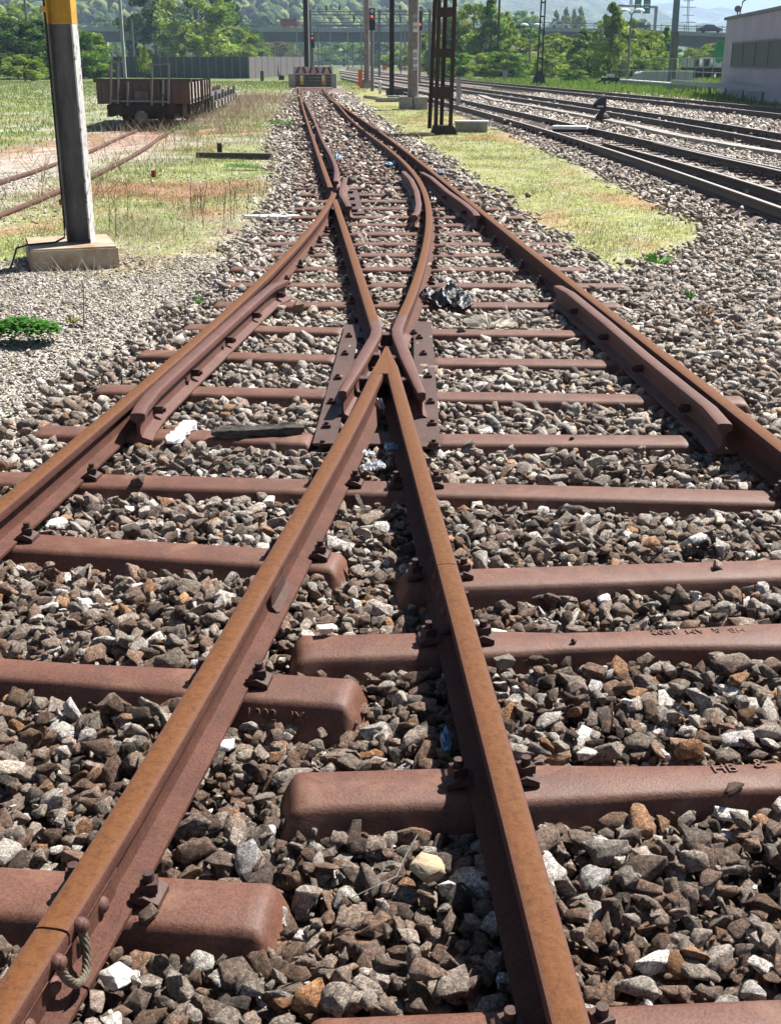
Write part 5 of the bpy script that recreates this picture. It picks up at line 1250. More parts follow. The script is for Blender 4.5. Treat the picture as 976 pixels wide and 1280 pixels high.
for i_, (gy2, x0_, x1_) in enumerate(((230, 398, 560), (340, 402, 520), (480, 405, 500))):
    t = thing('catenary_gantry', ('second overhead line gantry, seen through the bridge opening', 'third overhead line gantry far under the bridge', 'farthest overhead line gantry beyond the bridge')[i_], 'gantry', (*pt(x0_, 76, gy2)[:2], 0))
    zt = 7.5
    a = pt(x0_, 70, gy2)[0]; b = pt(x1_, 70, gy2)[0]
    MB().beam((a, gy2, zt), (b, gy2, zt), .18, .3).build('beam', M['galv'], t)
    for k in range(4): xx = a + (b - a) * k / 3; MB().beam((xx, gy2, 0), (xx, gy2, zt + .3), .26, .26).build('post', M['galv'], t)
for px, py, l in ((372, 88, 'left of the brown mast under the bridge'), (413, 86, 'right of the small red signal'), (435, 87, 'behind the running tracks under the bridge'), (501, 92, 'between the dark mast and the thick concrete mast')):
    pole('catenary_post', 'thin grey overhead line post ' + l, px, py, 1.4, 'galv', top=22, kind='round', cat='post')
# overhead wires
def wire(label, pts_, r=.012):
    P = []
    for i in range(len(pts_) - 1):
        a, b = Vector(pts_[i]), Vector(pts_[i + 1])
        for k in range(9):
            u = k / 8; p = a.lerp(b, u); p.z -= .006 * (b - a).length * 4 * u * (1 - u); P.append(p)
    o = MB().tube(P, r, 5).build('overhead_wire', M['blacksteel']); tag(o, label, 'wire', 'overhead wires')
wire('overhead wire running up to the left from the brown mast', [pt(344, 4, 80), pt(384, -3, 86), pt(470, -16, 100)], .02)
wire('overhead wire above the first gantry, upper one', [pt(388, 11, 149), pt(480, 12.5, 149), pt(575, 11, 149)], .02)
wire('contact wire sloping across in front of the bridge girder', [pt(392, 41, 200), pt(450, 44, 170), pt(560, 28, 120)], .02)
wire('overhead wire running along the bridge front', [pt(388, 22, 160), pt(470, 23, 160), pt(560, 20, 160)], .02)

# ------------------------------------------------------------------ buffer stop and rail yard things
bx0, Yb_ = ground_at(392, 109); s_ = scale_at(Yb_); t = thing('buffer_stop', 'buffer stop of stacked timbers with red and white striped board and two yellow buffers', 'buffer stop', (bx0, Yb_, 0))
def pb(m, x0, x1, y0, y1, dy, th):
    a = pt(x0, y1, Yb_ + dy); b = pt(x1, y0, Yb_ + dy); m.box(((a[0] + b[0]) / 2, Yb_ + dy + th / 2, (a[2] + b[2]) / 2), (b[0] - a[0], th, b[2] - a[2]))
for k in range(4): m = MB(); pb(m, 369, 414, 93.2 + k * 4, 96.9 + k * 4, 0, .5); m.build('timber', M['wood'], t, bevel=.01)
for x0_, x1_ in ((361, 369), (414, 420.5)): m = MB(); pb(m, x0_, x1_, 92.5, 110, -.1, .7); m.build('end_block', M['concrete'], t, bevel=.02)
m = MB(); pb(m, 367, 416, 83.5, 92.6, .35, .12); bd_ = m.build('striped_board', M['grey'], t)
for k in range(6):
    m = MB()
    a0 = 369 + k * 8.0; q = [pt(a0, 92.6, Yb_ + .35), pt(a0 + 3.6, 92.6, Yb_ + .35), pt(a0 + 6.6, 83.5, Yb_ + .35), pt(a0 + 3.0, 83.5, Yb_ + .35)]
    if k % 2: q = [pt(a0 + 3, 92.6, Yb_ + .35), pt(a0 + 6.6, 92.6, Yb_ + .35), pt(a0 + 3.6, 83.5, Yb_ + .35), pt(a0, 83.5, Yb_ + .35)]
    m.loft([[(p[0], Yb_ + .335, p[2]) for p in q], [(p[0], Yb_ + .347, p[2]) for p in q]]); m.build('red_stripe', M['redpaint'], bd_)
m = MB(); pb(m, 367, 416, 91.8, 93.2, -.02, .6); m.build('cap_plank', M['palewood'], t)
for px in (377.5, 404.5):
    m = MB(); pb(m, px - 2.4, px + 2.4, 94, 106, -.16, .14); bf = m.build('buffer', M['yellow'], t, bevel=.02); m = MB(); pb(m, px - 1.6, px + .4, 94.4, 101, -.19, .025); m.build('pale_patch', M['white'], bf)
# old wagon
ax = math.radians(2.5)
x0w, Yw = at(180, 156); Yw = at(180, 162)[1]; t = thing('goods_wagon', 'derelict rusty open goods wagon with handrails on the overgrown siding', 'wagon', (x0w, Yw, 0)); s_ = scale_at(Yw)
x0w = pt(178, 130, Yw)[0]
def WP(px, py, dy=0): return pt(px, py, Yw + dy)
fl = WP(120, 102)[0]; fr = WP(237, 102)[0]; zt = WP(180, 103)[2]; zb_ = WP(180, 130)[2]; Lw = 6.0; sl = -.055
def wbox(nm, xa, xb, ya, yb_, za, zb2, mat, par=None, bevel=0):
    m = MB(); vs = []
    for yv in (ya, yb_):
        o = sl * (yv - Yw); vs.append([(xa + o, yv, za), (xb + o, yv, za), (xb + o, yv, zb2), (xa + o, yv, zb2)])
    m.loft(vs); return m.build(nm, M[mat], par or t, bevel=bevel)
wbox('end_board', fl, fr, Yw, Yw + .07, zb_, zt, 'rustwood'); wbox('top_rim', fl - .06, fr + .04, Yw - .03, Yw + .12, zt + .002, zt + .09, 'wood')
for a, b in ((Yw + .08, Yw + Lw * .52), (Yw + Lw * .54, Yw + Lw)):
    wbox('side_board', fr - .07, fr, a, b, zb_, zt - .02, 'palewood'); wbox('side_board', fl, fl + .07, a, b, zb_, zt - .02, 'rustwood')
    for yv in np.linspace(a + .15, b - .15, 4): wbox('stanchion', fr + .002, fr + .05, yv, yv + .07, zb_ - .1, zt + .04, 'brownsteel')
wbox('end_board', fl, fr, Yw + Lw, Yw + Lw + .07, zb_, zt, 'rustwood'); wbox('floor', fl, fr, Yw + .08, Yw + Lw, zb_ + .02, zb_ + .10, 'wood')
for k in range(11): wbox('plank_gap', fl + .12 + k * (fr - fl - .2) / 11, fl + .135 + k * (fr - fl - .2) / 11, Yw - .004, Yw - .001, zb_ + .02, zt - .02, 'blacksteel')
wbox('headstock', fl + .35, fr - .35, Yw - .10, Yw + .12, zb_ - .27, zb_ - .01, 'brownsteel'); wbox('sole_bar', fr - .35, fr - .22, Yw + .1, Yw + Lw + .3, zb_ - .32, zb_ - .02, 'brownsteel'); wbox('sole_bar', fl + .22, fl + .35, Yw + .1, Yw + Lw + .3, zb_ - .32, zb_ - .02, 'brownsteel')
cw = (fl + fr) / 2
def ob(nm, mb, mat, **k): return mb.build(nm, M[mat], t, **k)
m = MB(); m.tube([(cw, Yw - .5, zb_ - .30), (cw, Yw - .05, zb_ - .25)], .10, 10); m.tube([(cw, Yw - .56, zb_ - .30), (cw, Yw - .50, zb_ - .30)], .15, 14); ob('buffer', m, 'mast_grey')
m = MB(); m.box((cw + .45, Yw - .15, zb_ - .42), (.16, .2, .42)); ob('coupling_hook', m, 'brownsteel')
for px, yt, yb2 in ((139, 73, 128), (148, 78, 128), (160, 102, 130), (190, 82, 130), (204, 100, 130), (211, 80, 128)):
    m = MB(); m.tube([WP(px, yt, -.25), WP(px, yb2 + 2, -.25)], .028, 6); ob('handrail_post', m, 'galv')
for a, b in (((139, 78), (153, 77)), ((186, 81), (213, 80)), ((139, 126), (213, 127))): m = MB(); m.tube([WP(*a, -.25), WP(*b, -.25)], .026, 6); ob('handrail', m, 'galv')
for px in (147, 202): m = MB(); m.beam(WP(px, 100, -.2), WP(px + 3, 134, -.2), .10, .08); m.tube([WP(px + 1, 118, -.25), WP(px + 6, 124, -.25), WP(px + 2, 130, -.25)], .03, 6); ob('brake_lever', m, 'blacksteel')
m = MB(); a = WP(168, 114, -.14); b = WP(186, 127, -.14); m.box(((a[0] + b[0]) / 2, Yw - .10, (a[2] + b[2]) / 2), (b[0] - a[0], .03, a[2] - b[2])); ob('label_plate', m, 'mast_grey')
def wheelset(y, par):
    o = sl * (y - Yw)
    for sx in (-.56, .56):
        m = MB(); xx = cw + o + sx; m.tube([(xx - .06, y, .40), (xx + .06, y, .40)], .38, 20); wv = m.build('wheel', M['brownsteel'], par, smooth=30); m = MB(); m.tube([(xx + .07 * (1 if sx > 0 else -1), y, .40), (xx + .2 * (1 if sx > 0 else -1), y, .40)], .12, 10); m.build('axle_box', M['blacksteel'], wv)
    m = MB(); m.tube([(cw + o - .56, y, .40), (cw + o + .56, y, .40)], .06, 8); m.build('axle', M['blacksteel'], par)
wheelset(Yw + .75, t); wheelset(Yw + Lw - .8, t)
m = MB(); m.box((fl + .35, Yw + .3, zb_ - .72), (.55, .5, .06)); ob('footboard', m, 'brownsteel'); m = MB(); m.box((fr - .05, Yw + .5, zb_ - .70), (.5, .3, .05)); ob('footboard', m, 'palewood')
for yv in (Yw + 1.6, Yw + 2.6, Yw + 3.9): m = MB(); m.box((cw + 1.0 + sl * (yv - Yw), yv, .48), (.12, .5, .3)); m.tube([(cw + 1.05, yv, .6), (cw + 1.0, yv + .8, .3)], .03, 6); ob('brake_rigging', m, 'brownsteel')
m = MB(); m.box((cw, Yw + Lw / 2, zb_ - .25), (1.3, Lw - 1, .30), math.atan2(-sl, 1) * 1.0 * 0); ob('underframe', m, 'blacksteel')
# flat wagon behind it
Y2 = Yw + Lw + 1.1; t2 = thing('flat_wagon', 'low flat wagon with stakes coupled behind the rusty goods wagon', 'wagon', (cw + sl * (Y2 - Yw), Y2, 0)); L2w = 12.0
zd = WP(180, 131)[2] + .0
wbox('deck', fl + .1, fr - .1, Y2, Y2 + L2w, zd - .12, zd, 'wood', t2); wbox('sole_bar', fr - .22, fr - .1, Y2, Y2 + L2w, zd - .45, zd - .122, 'brownsteel', t2); wbox('sole_bar', fl + .1, fl + .22, Y2, Y2 + L2w, zd - .45, zd - .122, 'brownsteel', t2)
for k in range(8):
    yv = Y2 + .5 + k * (L2w - 1) / 7; wbox('stake', fr - .095, fr - .02, yv, yv + .10, zd - .42, zd + (.12 if k % 2 else .02), 'galv', t2); wbox('bracket', fr - .06, fr + .04, yv + .35, yv + .60, zd - .36, zd - .15, 'palewood', t2)
for yv in (Y2 + 1.2, Y2 + 3.0, Y2 + L2w - 3, Y2 + L2w - 1.2): wheelset(yv, t2)
# fence panels on the left
def fencepan(px0, px1, yt, yb_, Ya, Yb2, mat, label, n):
    t = thing('panel_fence', label, 'fence', (pt(px0, yb_, Ya)[0], Ya, 0))
    for k in range(n):
        u0, u1 = k / n, (k + 1) / n; a = pt(px0 + (px1 - px0) * u0, yt, Ya + (Yb2 - Ya) * u0); b = pt(px0 + (px1 - px0) * u1, yt, Ya + (Yb2 - Ya) * u1)
        a, b = Vector(a), Vector(b); d = (b - a).normalized(); z1 = (a.z + b.z) / 2
        m = MB(); m.beam((a.x + d.x * .03, a.y, z1 / 2), (b.x - d.x * .03, b.y, z1 / 2), .10, z1); m.build('panel', M[mat], t)
        m = MB(); m.box((a.x, a.y, z1 / 2 + .04), (.16, .16, z1 + .08)); m.build('post', M['galv'], t)
fencepan(90, 310, 71, 97, 138, 128, 'fence', 'dark grey panel fence behind the old wagon', 22)
fencepan(310.5, 382, 71, 97, 128, 165, 'fence2', 'brown grey panel fence left of the brown mast', 9)
nt_ = thing('netting', 'blue green netting standing behind the dark bush', 'netting', (*pt(133, 72, 142)[:2], 0))
for px in (120, 127, 133, 140): a = pt(px, 56, 142); MB().tube([(a[0], 142, 0), a], .04, 6).build('post', M['galv'], nt_)
M['net'] = simple('blue_green_net', (.03, .22, .18), (.02, .15, .13), 3, bstr=0)
for k in range(8): a = pt(122 + k * 2.3, 58, 142); MB().tube([(a[0], 142, a[2] - 1.6), a], .06, 4).build('strand', M['net'], nt_)

# orange site netting, cabinet, marker post, concrete slabs
for px0, px1, y0_, y1_, lb in ((478, 483, 82, 89, 'orange site barrier right of the concrete mast'), (502, 509, 84, 89, 'orange site barrier left of the thick concrete mast'), (524, 531, 83, 92, 'orange site barrier just right of the thick concrete mast'), (549, 557, 72, 90, 'tall orange box seen through the lattice mast')):
    Yq = at(px0, y1_)[1]; t = thing('site_barrier', lb, 'barrier', (*at((px0 + px1) / 2, y1_), 0)); a, b = pt(px0, y1_, Yq), pt(px1, y0_, Yq)
    MB().box(((a[0] + b[0]) / 2, Yq, b[2] / 2 + .1), (b[0] - a[0], .12, b[2] - .2)).build('board', M['orange'], t)
    for xx in (a[0], b[0]): MB().box((xx, Yq, b[2] / 2), (.06, .1, b[2])).build('upright', M['galv'], t)
Yc = at(589, 97)[1]; t = thing('relay_cabinet', 'light grey narrow relay cabinet on the green verge', 'cabinet', (*at(589, 97), 0))
a, b = pt(585.5, 97, Yc), pt(592, 71, Yc); zz = b[2]
MB().box(((a[0] + b[0]) / 2 + .15, Yc, zz * .46), ((b[0] - a[0]) * .75, .5, zz * .88)).build('cabinet_body', M['grey'], t, bevel=.02)
MB().box(((a[0] + b[0]) / 2 - .12, Yc - .27, zz * .6), ((b[0] - a[0]) * .45, .08, zz * .8)).build('front_post', M['white'], t, bevel=.02)
MB().box(((a[0] + b[0]) / 2 - .4, Yc - .2, zz * .48), (.5, .25, .35)).build('side_box', M['grey'], t, bevel=.02); MB().box(((a[0] + b[0]) / 2 - .1, Yc - .35, .35), (.4, .3, .7)).build('lower_box', M['blacksteel'], t, bevel=.02)
Yc = at(631, 101)[1]; x = at(631, 101)[0]; t = thing('post_stub', 'short dark concrete stub beside the thin brown pole', 'stub', (x, Yc, 0)); MB().box((x, Yc, .42), (.42, .42, .84)).build('stub_body', M['concrete'], t, bevel=.02); MB().box((x, Yc, .89), (.5, .5, .09)).build('cap', M['galv'], t)
x, Y = at(475, 117); t = thing('marker_post', 'short white marker post on the grass near the slabs', 'marker post', (x, Y, 0)); MB().box((x, Y, .28), (.16, .12, .60)).build('post', M['white'], t, bevel=.02); MB().dome((x, Y, .58), .09, .08).build('cap', M['white'], t)
def slab(label, px, py, L, W, H_, rz, z=0, mat='concrete', ry=0): 
    x, y = at(px, py); o = MB().box((x, y, z + H_ / 2), (L, W, H_), rz, 0, ry).build('concrete_slab', M[mat], bevel=.015); tag(o, label, 'slab', 'loose concrete slabs at the dark mast')
slab('flat concrete slab lying left of the dark mast, nearest of the pile', 484, 127, 1.0, .5, .16, .15)
slab('concrete slab lying right of the dark mast foot', 497, 125.5, .9, .5, .2, -.1)
slab('tilted concrete slab at the left end of the pile', 470, 125, 1.1, .4, .14, .3, 0, 'concrete', .12)
slab('dark block lying behind the dark mast beside the rail', 500, 119, 1.4, .5, .35, -.25, 0, 'wood')
x, y = at(589, 164); t = thing('cable_box', 'grey concrete cable box with a small handle right of the lattice mast', 'cable box', (x, y, 0)); s_ = scale_at(y)
MB().box((x, y, .10), (40 * s_, .55, .24), -.10).build('box_body', M['concrete'], t, bevel=.01); MB().box((x, y, .235), (42 * s_, .6, .04), -.10).build('lid', M['grey'], t, bevel=.008)
m = MB(); h0 = Vector((x - .12, y - .33, .12)); m.tube([h0, h0 + Vector((0, -.04, .07)), h0 + Vector((.30, -.07, .07)), h0 + Vector((.30, -.02, 0))], .015, 6); m.build('handle', M['galv'], t)
# cable trough line between the tracks
A = [at(*p, .02) for p in ((600, 119.5), (618, 126), (660, 133), (735, 147), (790, 158), (850, 172), (960, 191), (1050, 206))]
t = thing('cable_trough', 'pale concrete cable trough lids running between the two right tracks', 'cable trough', (A[3][0], A[3][1], 0)); Q = catmull(A, 1.0)
for k, (a, b) in enumerate(zip(Q[:-1], Q[1:])): MB().beam((a[0], a[1], .03), (a[0] + (b[0] - a[0]) * .97, a[1] + (b[1] - a[1]) * .97, .03 + rnd.uniform(-.006, .006)), .30, .09).build('lid', M['concrete'], t)
# switch signal
x, y = at(752, 152); t = thing('switch_signal', 'small dark triangular switch signal lantern between the right tracks', 'switch signal', (x, y, 0)); s_ = scale_at(y); q = lambda px, py: pt(px, py, y)
poly = [q(740, 135.5), q(740, 131.5), q(750, 121.5), q(756.5, 121), q(756.5, 137)]
MB().loft([[(p[0], y - .12, p[2]) for p in poly], [(p[0], y + .12, p[2]) for p in poly]]).build('lantern', M['blacksteel'], t)
a, b = q(745.5, 133.7), q(753, 132); MB().box(((a[0] + b[0]) / 2, y - .13, (a[2] + b[2]) / 2), (b[0] - a[0], .02, b[2] - a[2])).build('reflector', M['white'], t)
MB().box((x, y, .30), (.16, .16, .5)).build('stem', M['blacksteel'], t); MB().dome((x, y - .05, .05), .22, .22, (0, 0, 1), 12, 4).build('drive_housing', M['brownsteel'], t)
x, y = at(712, 163, .1); t = thing('rodding_cover', 'white metal cover between the rails at the switch blades', 'cover', (x, y, 0)); MB().box((x, y, .17), (.85, .42, .07), -.3).build('cover_plate', M['white'], t, bevel=.01); MB().box((x, y, .10), (.8, .38, .08), -.3).build('case', M['blacksteel'], t)
m = MB(); m.tube([(x + .45, y - .1, .12), (x + .75, y - .2, .13), (x + 1.0, y - .05, .2)], .03, 6); m.build('drive_rod', M['galv'], t)
# far right buffer stop (dark timber)
Yc = at(763, 107)[1]; x = at(763, 107)[0]; t = thing('buffer_stop', 'dark timber buffer stop under the tallest poplar', 'buffer stop', (x, Yc, 0)); 
a, b = pt(751, 101, Yc), pt(774, 97, Yc); MB().box(((a[0] + b[0]) / 2, Yc, (a[2] + b[2]) / 2), (b[0] - a[0], .3, b[2] - a[2])).build('beam', M['blacksteel'], t)
for px in (755, 770): a = pt(px, 100, Yc); MB().beam((a[0], Yc, 0), (a[0], Yc, a[2]), .14, .14).build('leg', M['blacksteel'], t); MB().beam((a[0] - .9, Yc + .2, 0), (a[0] - .1, Yc + .2, a[2]), .12, .12).build('strut', M['blacksteel'], t)
a, b = pt(758, 96, Yc), pt(768, 92.5, Yc); MB().box(((a[0] + b[0]) / 2, Yc, (a[2] + b[2]) / 2), (b[0] - a[0], .1, b[2] - a[2])).build('board', M['white'], t)

# ------------------------------------------------------------------ white building, wall, trailers, house
A0 = Vector(at(899, 119.5)); A1 = Vector(at(960, 130)); dv = (A1 - A0).normalized(); A2 = A0 + dv * 24; nv = Vector((-dv.y, dv.x))
if nv.x < 0: nv = -nv
zt = pt(907, 25.5, A0.y)[2]; t = thing('building', 'light grey flat roofed building with a wide dark window at the right photo edge', 'building', (A0.x, A0.y, 0))
m = MB(); c = [A0, A2, A2 + nv * 14, A0 + nv * 14]; m.loft([[(p.x, p.y, -.2) for p in c], [(p.x, p.y, zt) for p in c]]); m.build('wall', M['render'], t)
c = [A0 - dv * .12 - nv * .12, A2 - nv * .12, A2 + nv * 14, A0 + nv * 14 - dv * .12]; m = MB(); m.loft([[(p.x, p.y, zt + .003) for p in c], [(p.x, p.y, zt + .14) for p in c]]); m.build('roof', M['galv'], t)
def wallpt(px, py):
    # point of the facade plane seen at a pixel
    u = (px - CX) / FPX; v = (py - CY) / FPX; D = Vector((u, CP - v * SP, -SP - v * CP)); k = (A0.x * dv.y - A0.y * dv.x) / (D.x * dv.y - D.y * dv.x); return Vector((D.x * k, D.y * k, HC + D.z * k))
w0, w1 = wallpt(914, 82), wallpt(960, 54); zb1, zt1 = wallpt(914, 82).z, wallpt(914, 55.5).z; s0 = (Vector((w0.x, w0.y)) - A0).dot(dv)
wl = 13.0; 
def onwall(s0, s1, z0, z1, off, th, nm, mat, par=t):
    p0, p1 = A0 + dv * s0 - nv * off, A0 + dv * s1 - nv * off; return MB().beam((p0.x, p0.y, (z0 + z1) / 2), (p1.x, p1.y, (z0 + z1) / 2), th, z1 - z0).build(nm, M[mat], par)
wf = onwall(s0, s0 + wl, zb1, zt1, .01, .05, 'window', 'glass'); onwall(s0 - .06, s0 + wl + .06, zt1 + .002, zt1 + .08, .03, .1, 'frame', 'galv', wf); onwall(s0 - .06, s0 + wl + .06, zb1 - .08, zb1 - .002, .03, .1, 'sill', 'galv', wf)
k = 0
while k * 3.0 < wl: onwall(s0 + k * 3.0 - .02, s0 + k * 3.0 + .02, zb1, zt1, .045, .03, 'mullion', 'galv', wf); k += 1
q = A0 + dv * 3.0; m = MB(); m.tube([(q.x, q.y, zt + .1), (q.x, q.y, zt + .45)], .03, 6); m.dome((q.x, q.y, zt + .42), .17, .10, (.3, .7, .4), 12, 4); m.build('dish_antenna', M['galv'], t)
q = A0 + dv * 4.4; m = MB(); m.tube([(q.x, q.y + .5, zt + .1), (q.x + .1, q.y + .5, zt + .7), (q.x + .9, q.y + .5, zt + 1.25)], .035, 6); m.box((q.x + .98, q.y + .5, zt + 1.28), (.3, .12, .09)); m.build('roof_lamp', M['blacksteel'], t)
q = A0 + dv * 3.6 + nv * 4
for s in (-.3, .3): m = MB(); m.tube([(q.x + s, q.y, zt), (q.x + s * .3, q.y, zt + 3.5)], .04, 5); m.build('roof_mast', M['galv'], t)
# low rail in front
B0 = Vector(at(838, 115)); t = thing('guard_rail', 'low pale steel guard rail in front of the light grey building', 'guard rail', (B0.x, B0.y, 0)); B1 = Vector(at(1010, 136)); z0 = .55
MB().beam((B0.x, B0.y, z0), (B1.x, B1.y, z0), .06, .22).build('rail_beam', M['grey'], t)
for k in range(9): p = B0.lerp(B1, k / 8); MB().box((p.x, p.y + .05, .25), (.08, .08, .5)).build('post', M['galv'], t)
# concrete wall with white coping along the verge
W0, W1 = Vector(at(770, 105.5)), Vector(at(899, 117)); t = thing('retaining_wall', 'low concrete wall along the verge left of the light grey building', 'wall', (W0.x, W0.y, 0)); zw = pt(770, 100, W0.y)[2]
MB().beam((W0.x, W0.y, zw / 2), (W1.x, W1.y, zw / 2), .3, zw).build('wall_body', M['concrete'], t); MB().beam((W0.x, W0.y, zw + .045), (W1.x, W1.y, zw + .045), .4, .08).build('coping', M['white'], t)
for k in range(16):
    p = W0.lerp(W1, k / 15); MB().tube([(p.x, p.y, zw), (p.x, p.y, zw + 1.5)], .03, 5).build('fence_post', M['galv'], t)
for zz in (.75, 1.48): MB().tube([(W0.x, W0.y, zw + zz), (W1.x, W1.y, zw + zz)], .02, 4).build('fence_wire', M['galv'], t)
# white container like wall with rounded end
t = thing('white_tank', 'long white wall with rounded left end behind the low concrete wall', 'wall', (*pt(830, 95, 100)[:2], 0)); Yt = 100
a = pt(796, 104, Yt); b = pt(866, 89.5, Yt); r_ = (b[2]) * .48; zc = b[2] - r_
poly = [(b[0], .0), (b[0], b[2])]
for k in range(9): th = math.pi / 2 + math.pi / 2 * k / 8; poly.append((a[0] + r_ + r_ * math.cos(th), zc + r_ * math.sin(th)))
poly.append((a[0], 0))
MB().loft([[(p[0], Yt, p[1]) for p in poly], [(p[0], Yt + 2.2, p[1]) for p in poly]]).build('wall_body', M['grey'], t)
MB().beam((a[0] + r_, Yt - .03, b[2] + .05), (b[0], Yt - .03, b[2] + .05), .1, .09).build('edge_strip', M['white'], t)
M['whitey'] = simple('off_white_panel', (.66, .66, .66), None, 2, bstr=0)
# parked lorry trailers
for i_, (px0, px1, yt_, mat, lb) in enumerate(((864.5, 874.5, 73, 'mast_conc', 'lorry box with grey picture panel, leftmost of the three parked'), (876, 888, 73, 'mast_conc', 'lorry box with grey picture panel, middle of the three parked'), (889, 905, 72, 'whitey', 'white lorry box with a green tree picture, rightmost of the three parked'))):
    Yq = 118; a, b = pt(px0, 95, Yq), pt(px1, yt_, Yq); t = thing('lorry_box', lb, 'lorry', ((a[0] + b[0]) / 2, Yq, 0)); zb2 = 1.1
    MB().box(((a[0] + b[0]) / 2, Yq + 2.5, (b[2] + zb2) / 2), (b[0] - a[0], 5, b[2] - zb2)).build('box_body', M['whitey'], t)
    if i_ < 2: m = MB(); m.box(((a[0] + b[0]) / 2, Yq - .03, (b[2] + zb2) / 2), ((b[0] - a[0]) * .72, .04, (b[2] - zb2) * .86)); pn = m.build('picture_panel', M['mast_grey'], t); m = MB(); m.box(((a[0] + b[0]) / 2 + .1, Yq - .06, zb2 + (b[2] - zb2) * .62), ((b[0] - a[0]) * .45, .02, .14)); m.box(((a[0] + b[0]) / 2 - .05, Yq - .06, zb2 + (b[2] - zb2) * .4), ((b[0] - a[0]) * .5, .02, .14)); m.build('picture_mark', M['blacksteel'], pn)
    else:
        m = MB(); 
        M['treeprint'] = simple('green_printed_picture', (.02, .22, .10), (.03, .30, .12), 2, bstr=0)
        poly = [((math.cos(k / 14 * 6.283) * (1 + .12 * math.sin(k * 2.1))) * (b[0] - a[0]) * .46 + (a[0] + b[0]) / 2, math.sin(k / 14 * 6.283) * 1.0 + zb2 + 1.35) for k in range(14)]
        m.loft([[(p[0], Yq - .05, p[1]) for p in poly], [(p[0], Yq - .02, p[1]) for p in poly]]); m.build('tree_picture', M['treeprint'], t)
    MB().box(((a[0] + b[0]) / 2, Yq + 2.4, .8), (b[0] - a[0], 4.6, .5)).build('chassis', M['blacksteel'], t)
    for sx in (-.36, .36): m = MB(); xx = (a[0] + b[0]) / 2 + sx * (b[0] - a[0]); m.tube([(xx - .15, Yq + .8, .5), (xx + .15, Yq + .8, .5)], .5, 14); m.build('wheel', M['blacksteel'], t)
# little house among the trees
Yh = 150; t = thing('house', 'small house with brown hipped roof and blue grey upper storey among the trees', 'house', (*pt(652, 92, Yh)[:2], 0)); a, b = pt(648, 92, Yh), pt(662.5, 67, Yh); hz = b[2]
zmid = pt(655, 76, Yh)[2]
MB().box(((a[0] + b[0]) / 2 - 1.2, Yh + 3, zmid / 2), (b[0] - a[0] + 3.2, 6, zmid)).build('lower_wall', M['whitey'], t); MB().box(((a[0] + b[0]) / 2 - 1.2, Yh + 3, (zmid + hz) / 2 + .005), (b[0] - a[0] + 3.3, 6.1, hz - zmid)).build('upper_wall', M['bluegrey'], t)
zr = pt(645, 56.5, Yh)[2]; cxh = (a[0] + b[0]) / 2 - 1.2; hwid = (b[0] - a[0]) / 2 + 2.4
MB().loft([[(cxh - hwid, Yh - .8, hz), (cxh + hwid, Yh - .8, hz), (cxh + hwid, Yh + 6.8, hz), (cxh - hwid, Yh + 6.8, hz)], [(cxh - hwid * .4, Yh + 2.8, zr), (cxh + hwid * .1, Yh + 2.8, zr), (cxh + hwid * .1, Yh + 3.2, zr), (cxh - hwid * .4, Yh + 3.2, zr)]]).build('roof', M['roof'], t)
q = pt(655, 72, Yh); wn = MB().box((q[0], Yh - .06, q[2]), (.7, .06, .9)).build('window', M['glass'], t); MB().box((q[0], Yh - .10, q[2]), (.06, .04, .9)).build('frame', M['white'], wn)
# small wooden post and point lever left of the buffer stop
x, y = at(328, 101); t = thing('timber_post', 'short dark timber post in the grass before the fence', 'post', (x, y, 0)); MB().box((x, y, .4), (.3, .25, .85)).build('post', M['wood'], t, bevel=.02)
x, y = at(352, 100); t = thing('point_lever', 'small dark point lever box left of the striped buffer stop', 'point lever', (x, y, 0)); MB().box((x, y, .2), (.5, .5, .4)).build('box', M['blacksteel'], t, bevel=.03); MB().tube([(x, y, .3), (x - .35, y, .75)], .04, 6).build('lever', M['blacksteel'], t)
# timber kerb and manhole slab on the left
a, b = at(247, 197), at(340, 198.5); o = MB().beam((a[0], a[1], .03), (b[0], b[1], .03), .14, .13).build('timber_kerb', M['wood']); tag(o, 'long dark weathered timber lying in the grass left of the track', 'timber')
x, y = at(275, 191); o = MB().box((x, y, .08), (.09, .09, .2)).build('peg', M['blacksteel']); tag(o, 'small dark peg standing behind the long timber', 'peg')
x, y = at(192.5, 221.5); t = thing('tin_can', 'small dark red can lying upright in the grass', 'can', (x, y, 0)); MB().tube([(x, y, 0), (x, y, .10)], .035, 12).build('can_body', M['redpaint'], t, smooth=40); MB().tube([(x, y, .1005), (x, y, .104)], .032, 12).build('lid', M['galv'], t)
a, b = at(300, 122), at(318, 119); o = MB().box((a[0], a[1], .06), (1.2, 1.6, .14), .1).build('concrete_slab', M['concrete'], bevel=.02); tag(o, 'pale concrete slab on the ground behind the flat wagon', 'slab')
x, y = at(343, 271); mm = MB(); rr = random.Random(4); ring = [((.20 + .1 * rr.random()) * 1.3 * math.cos(k / 16 * 6.283), (.10 + .05 * rr.random()) * math.sin(k / 16 * 6.283)) for k in range(16)]
mm.loft([[(x + p[0], y + p[1], -.01) for p in ring], [(x + p[0] * .95, y + p[1] * .95, .018) for p in ring]]); o = mm.build('lime_patch', M['white']); tag(o, 'white lime like patch on the gravel left of the far frog', 'patch')

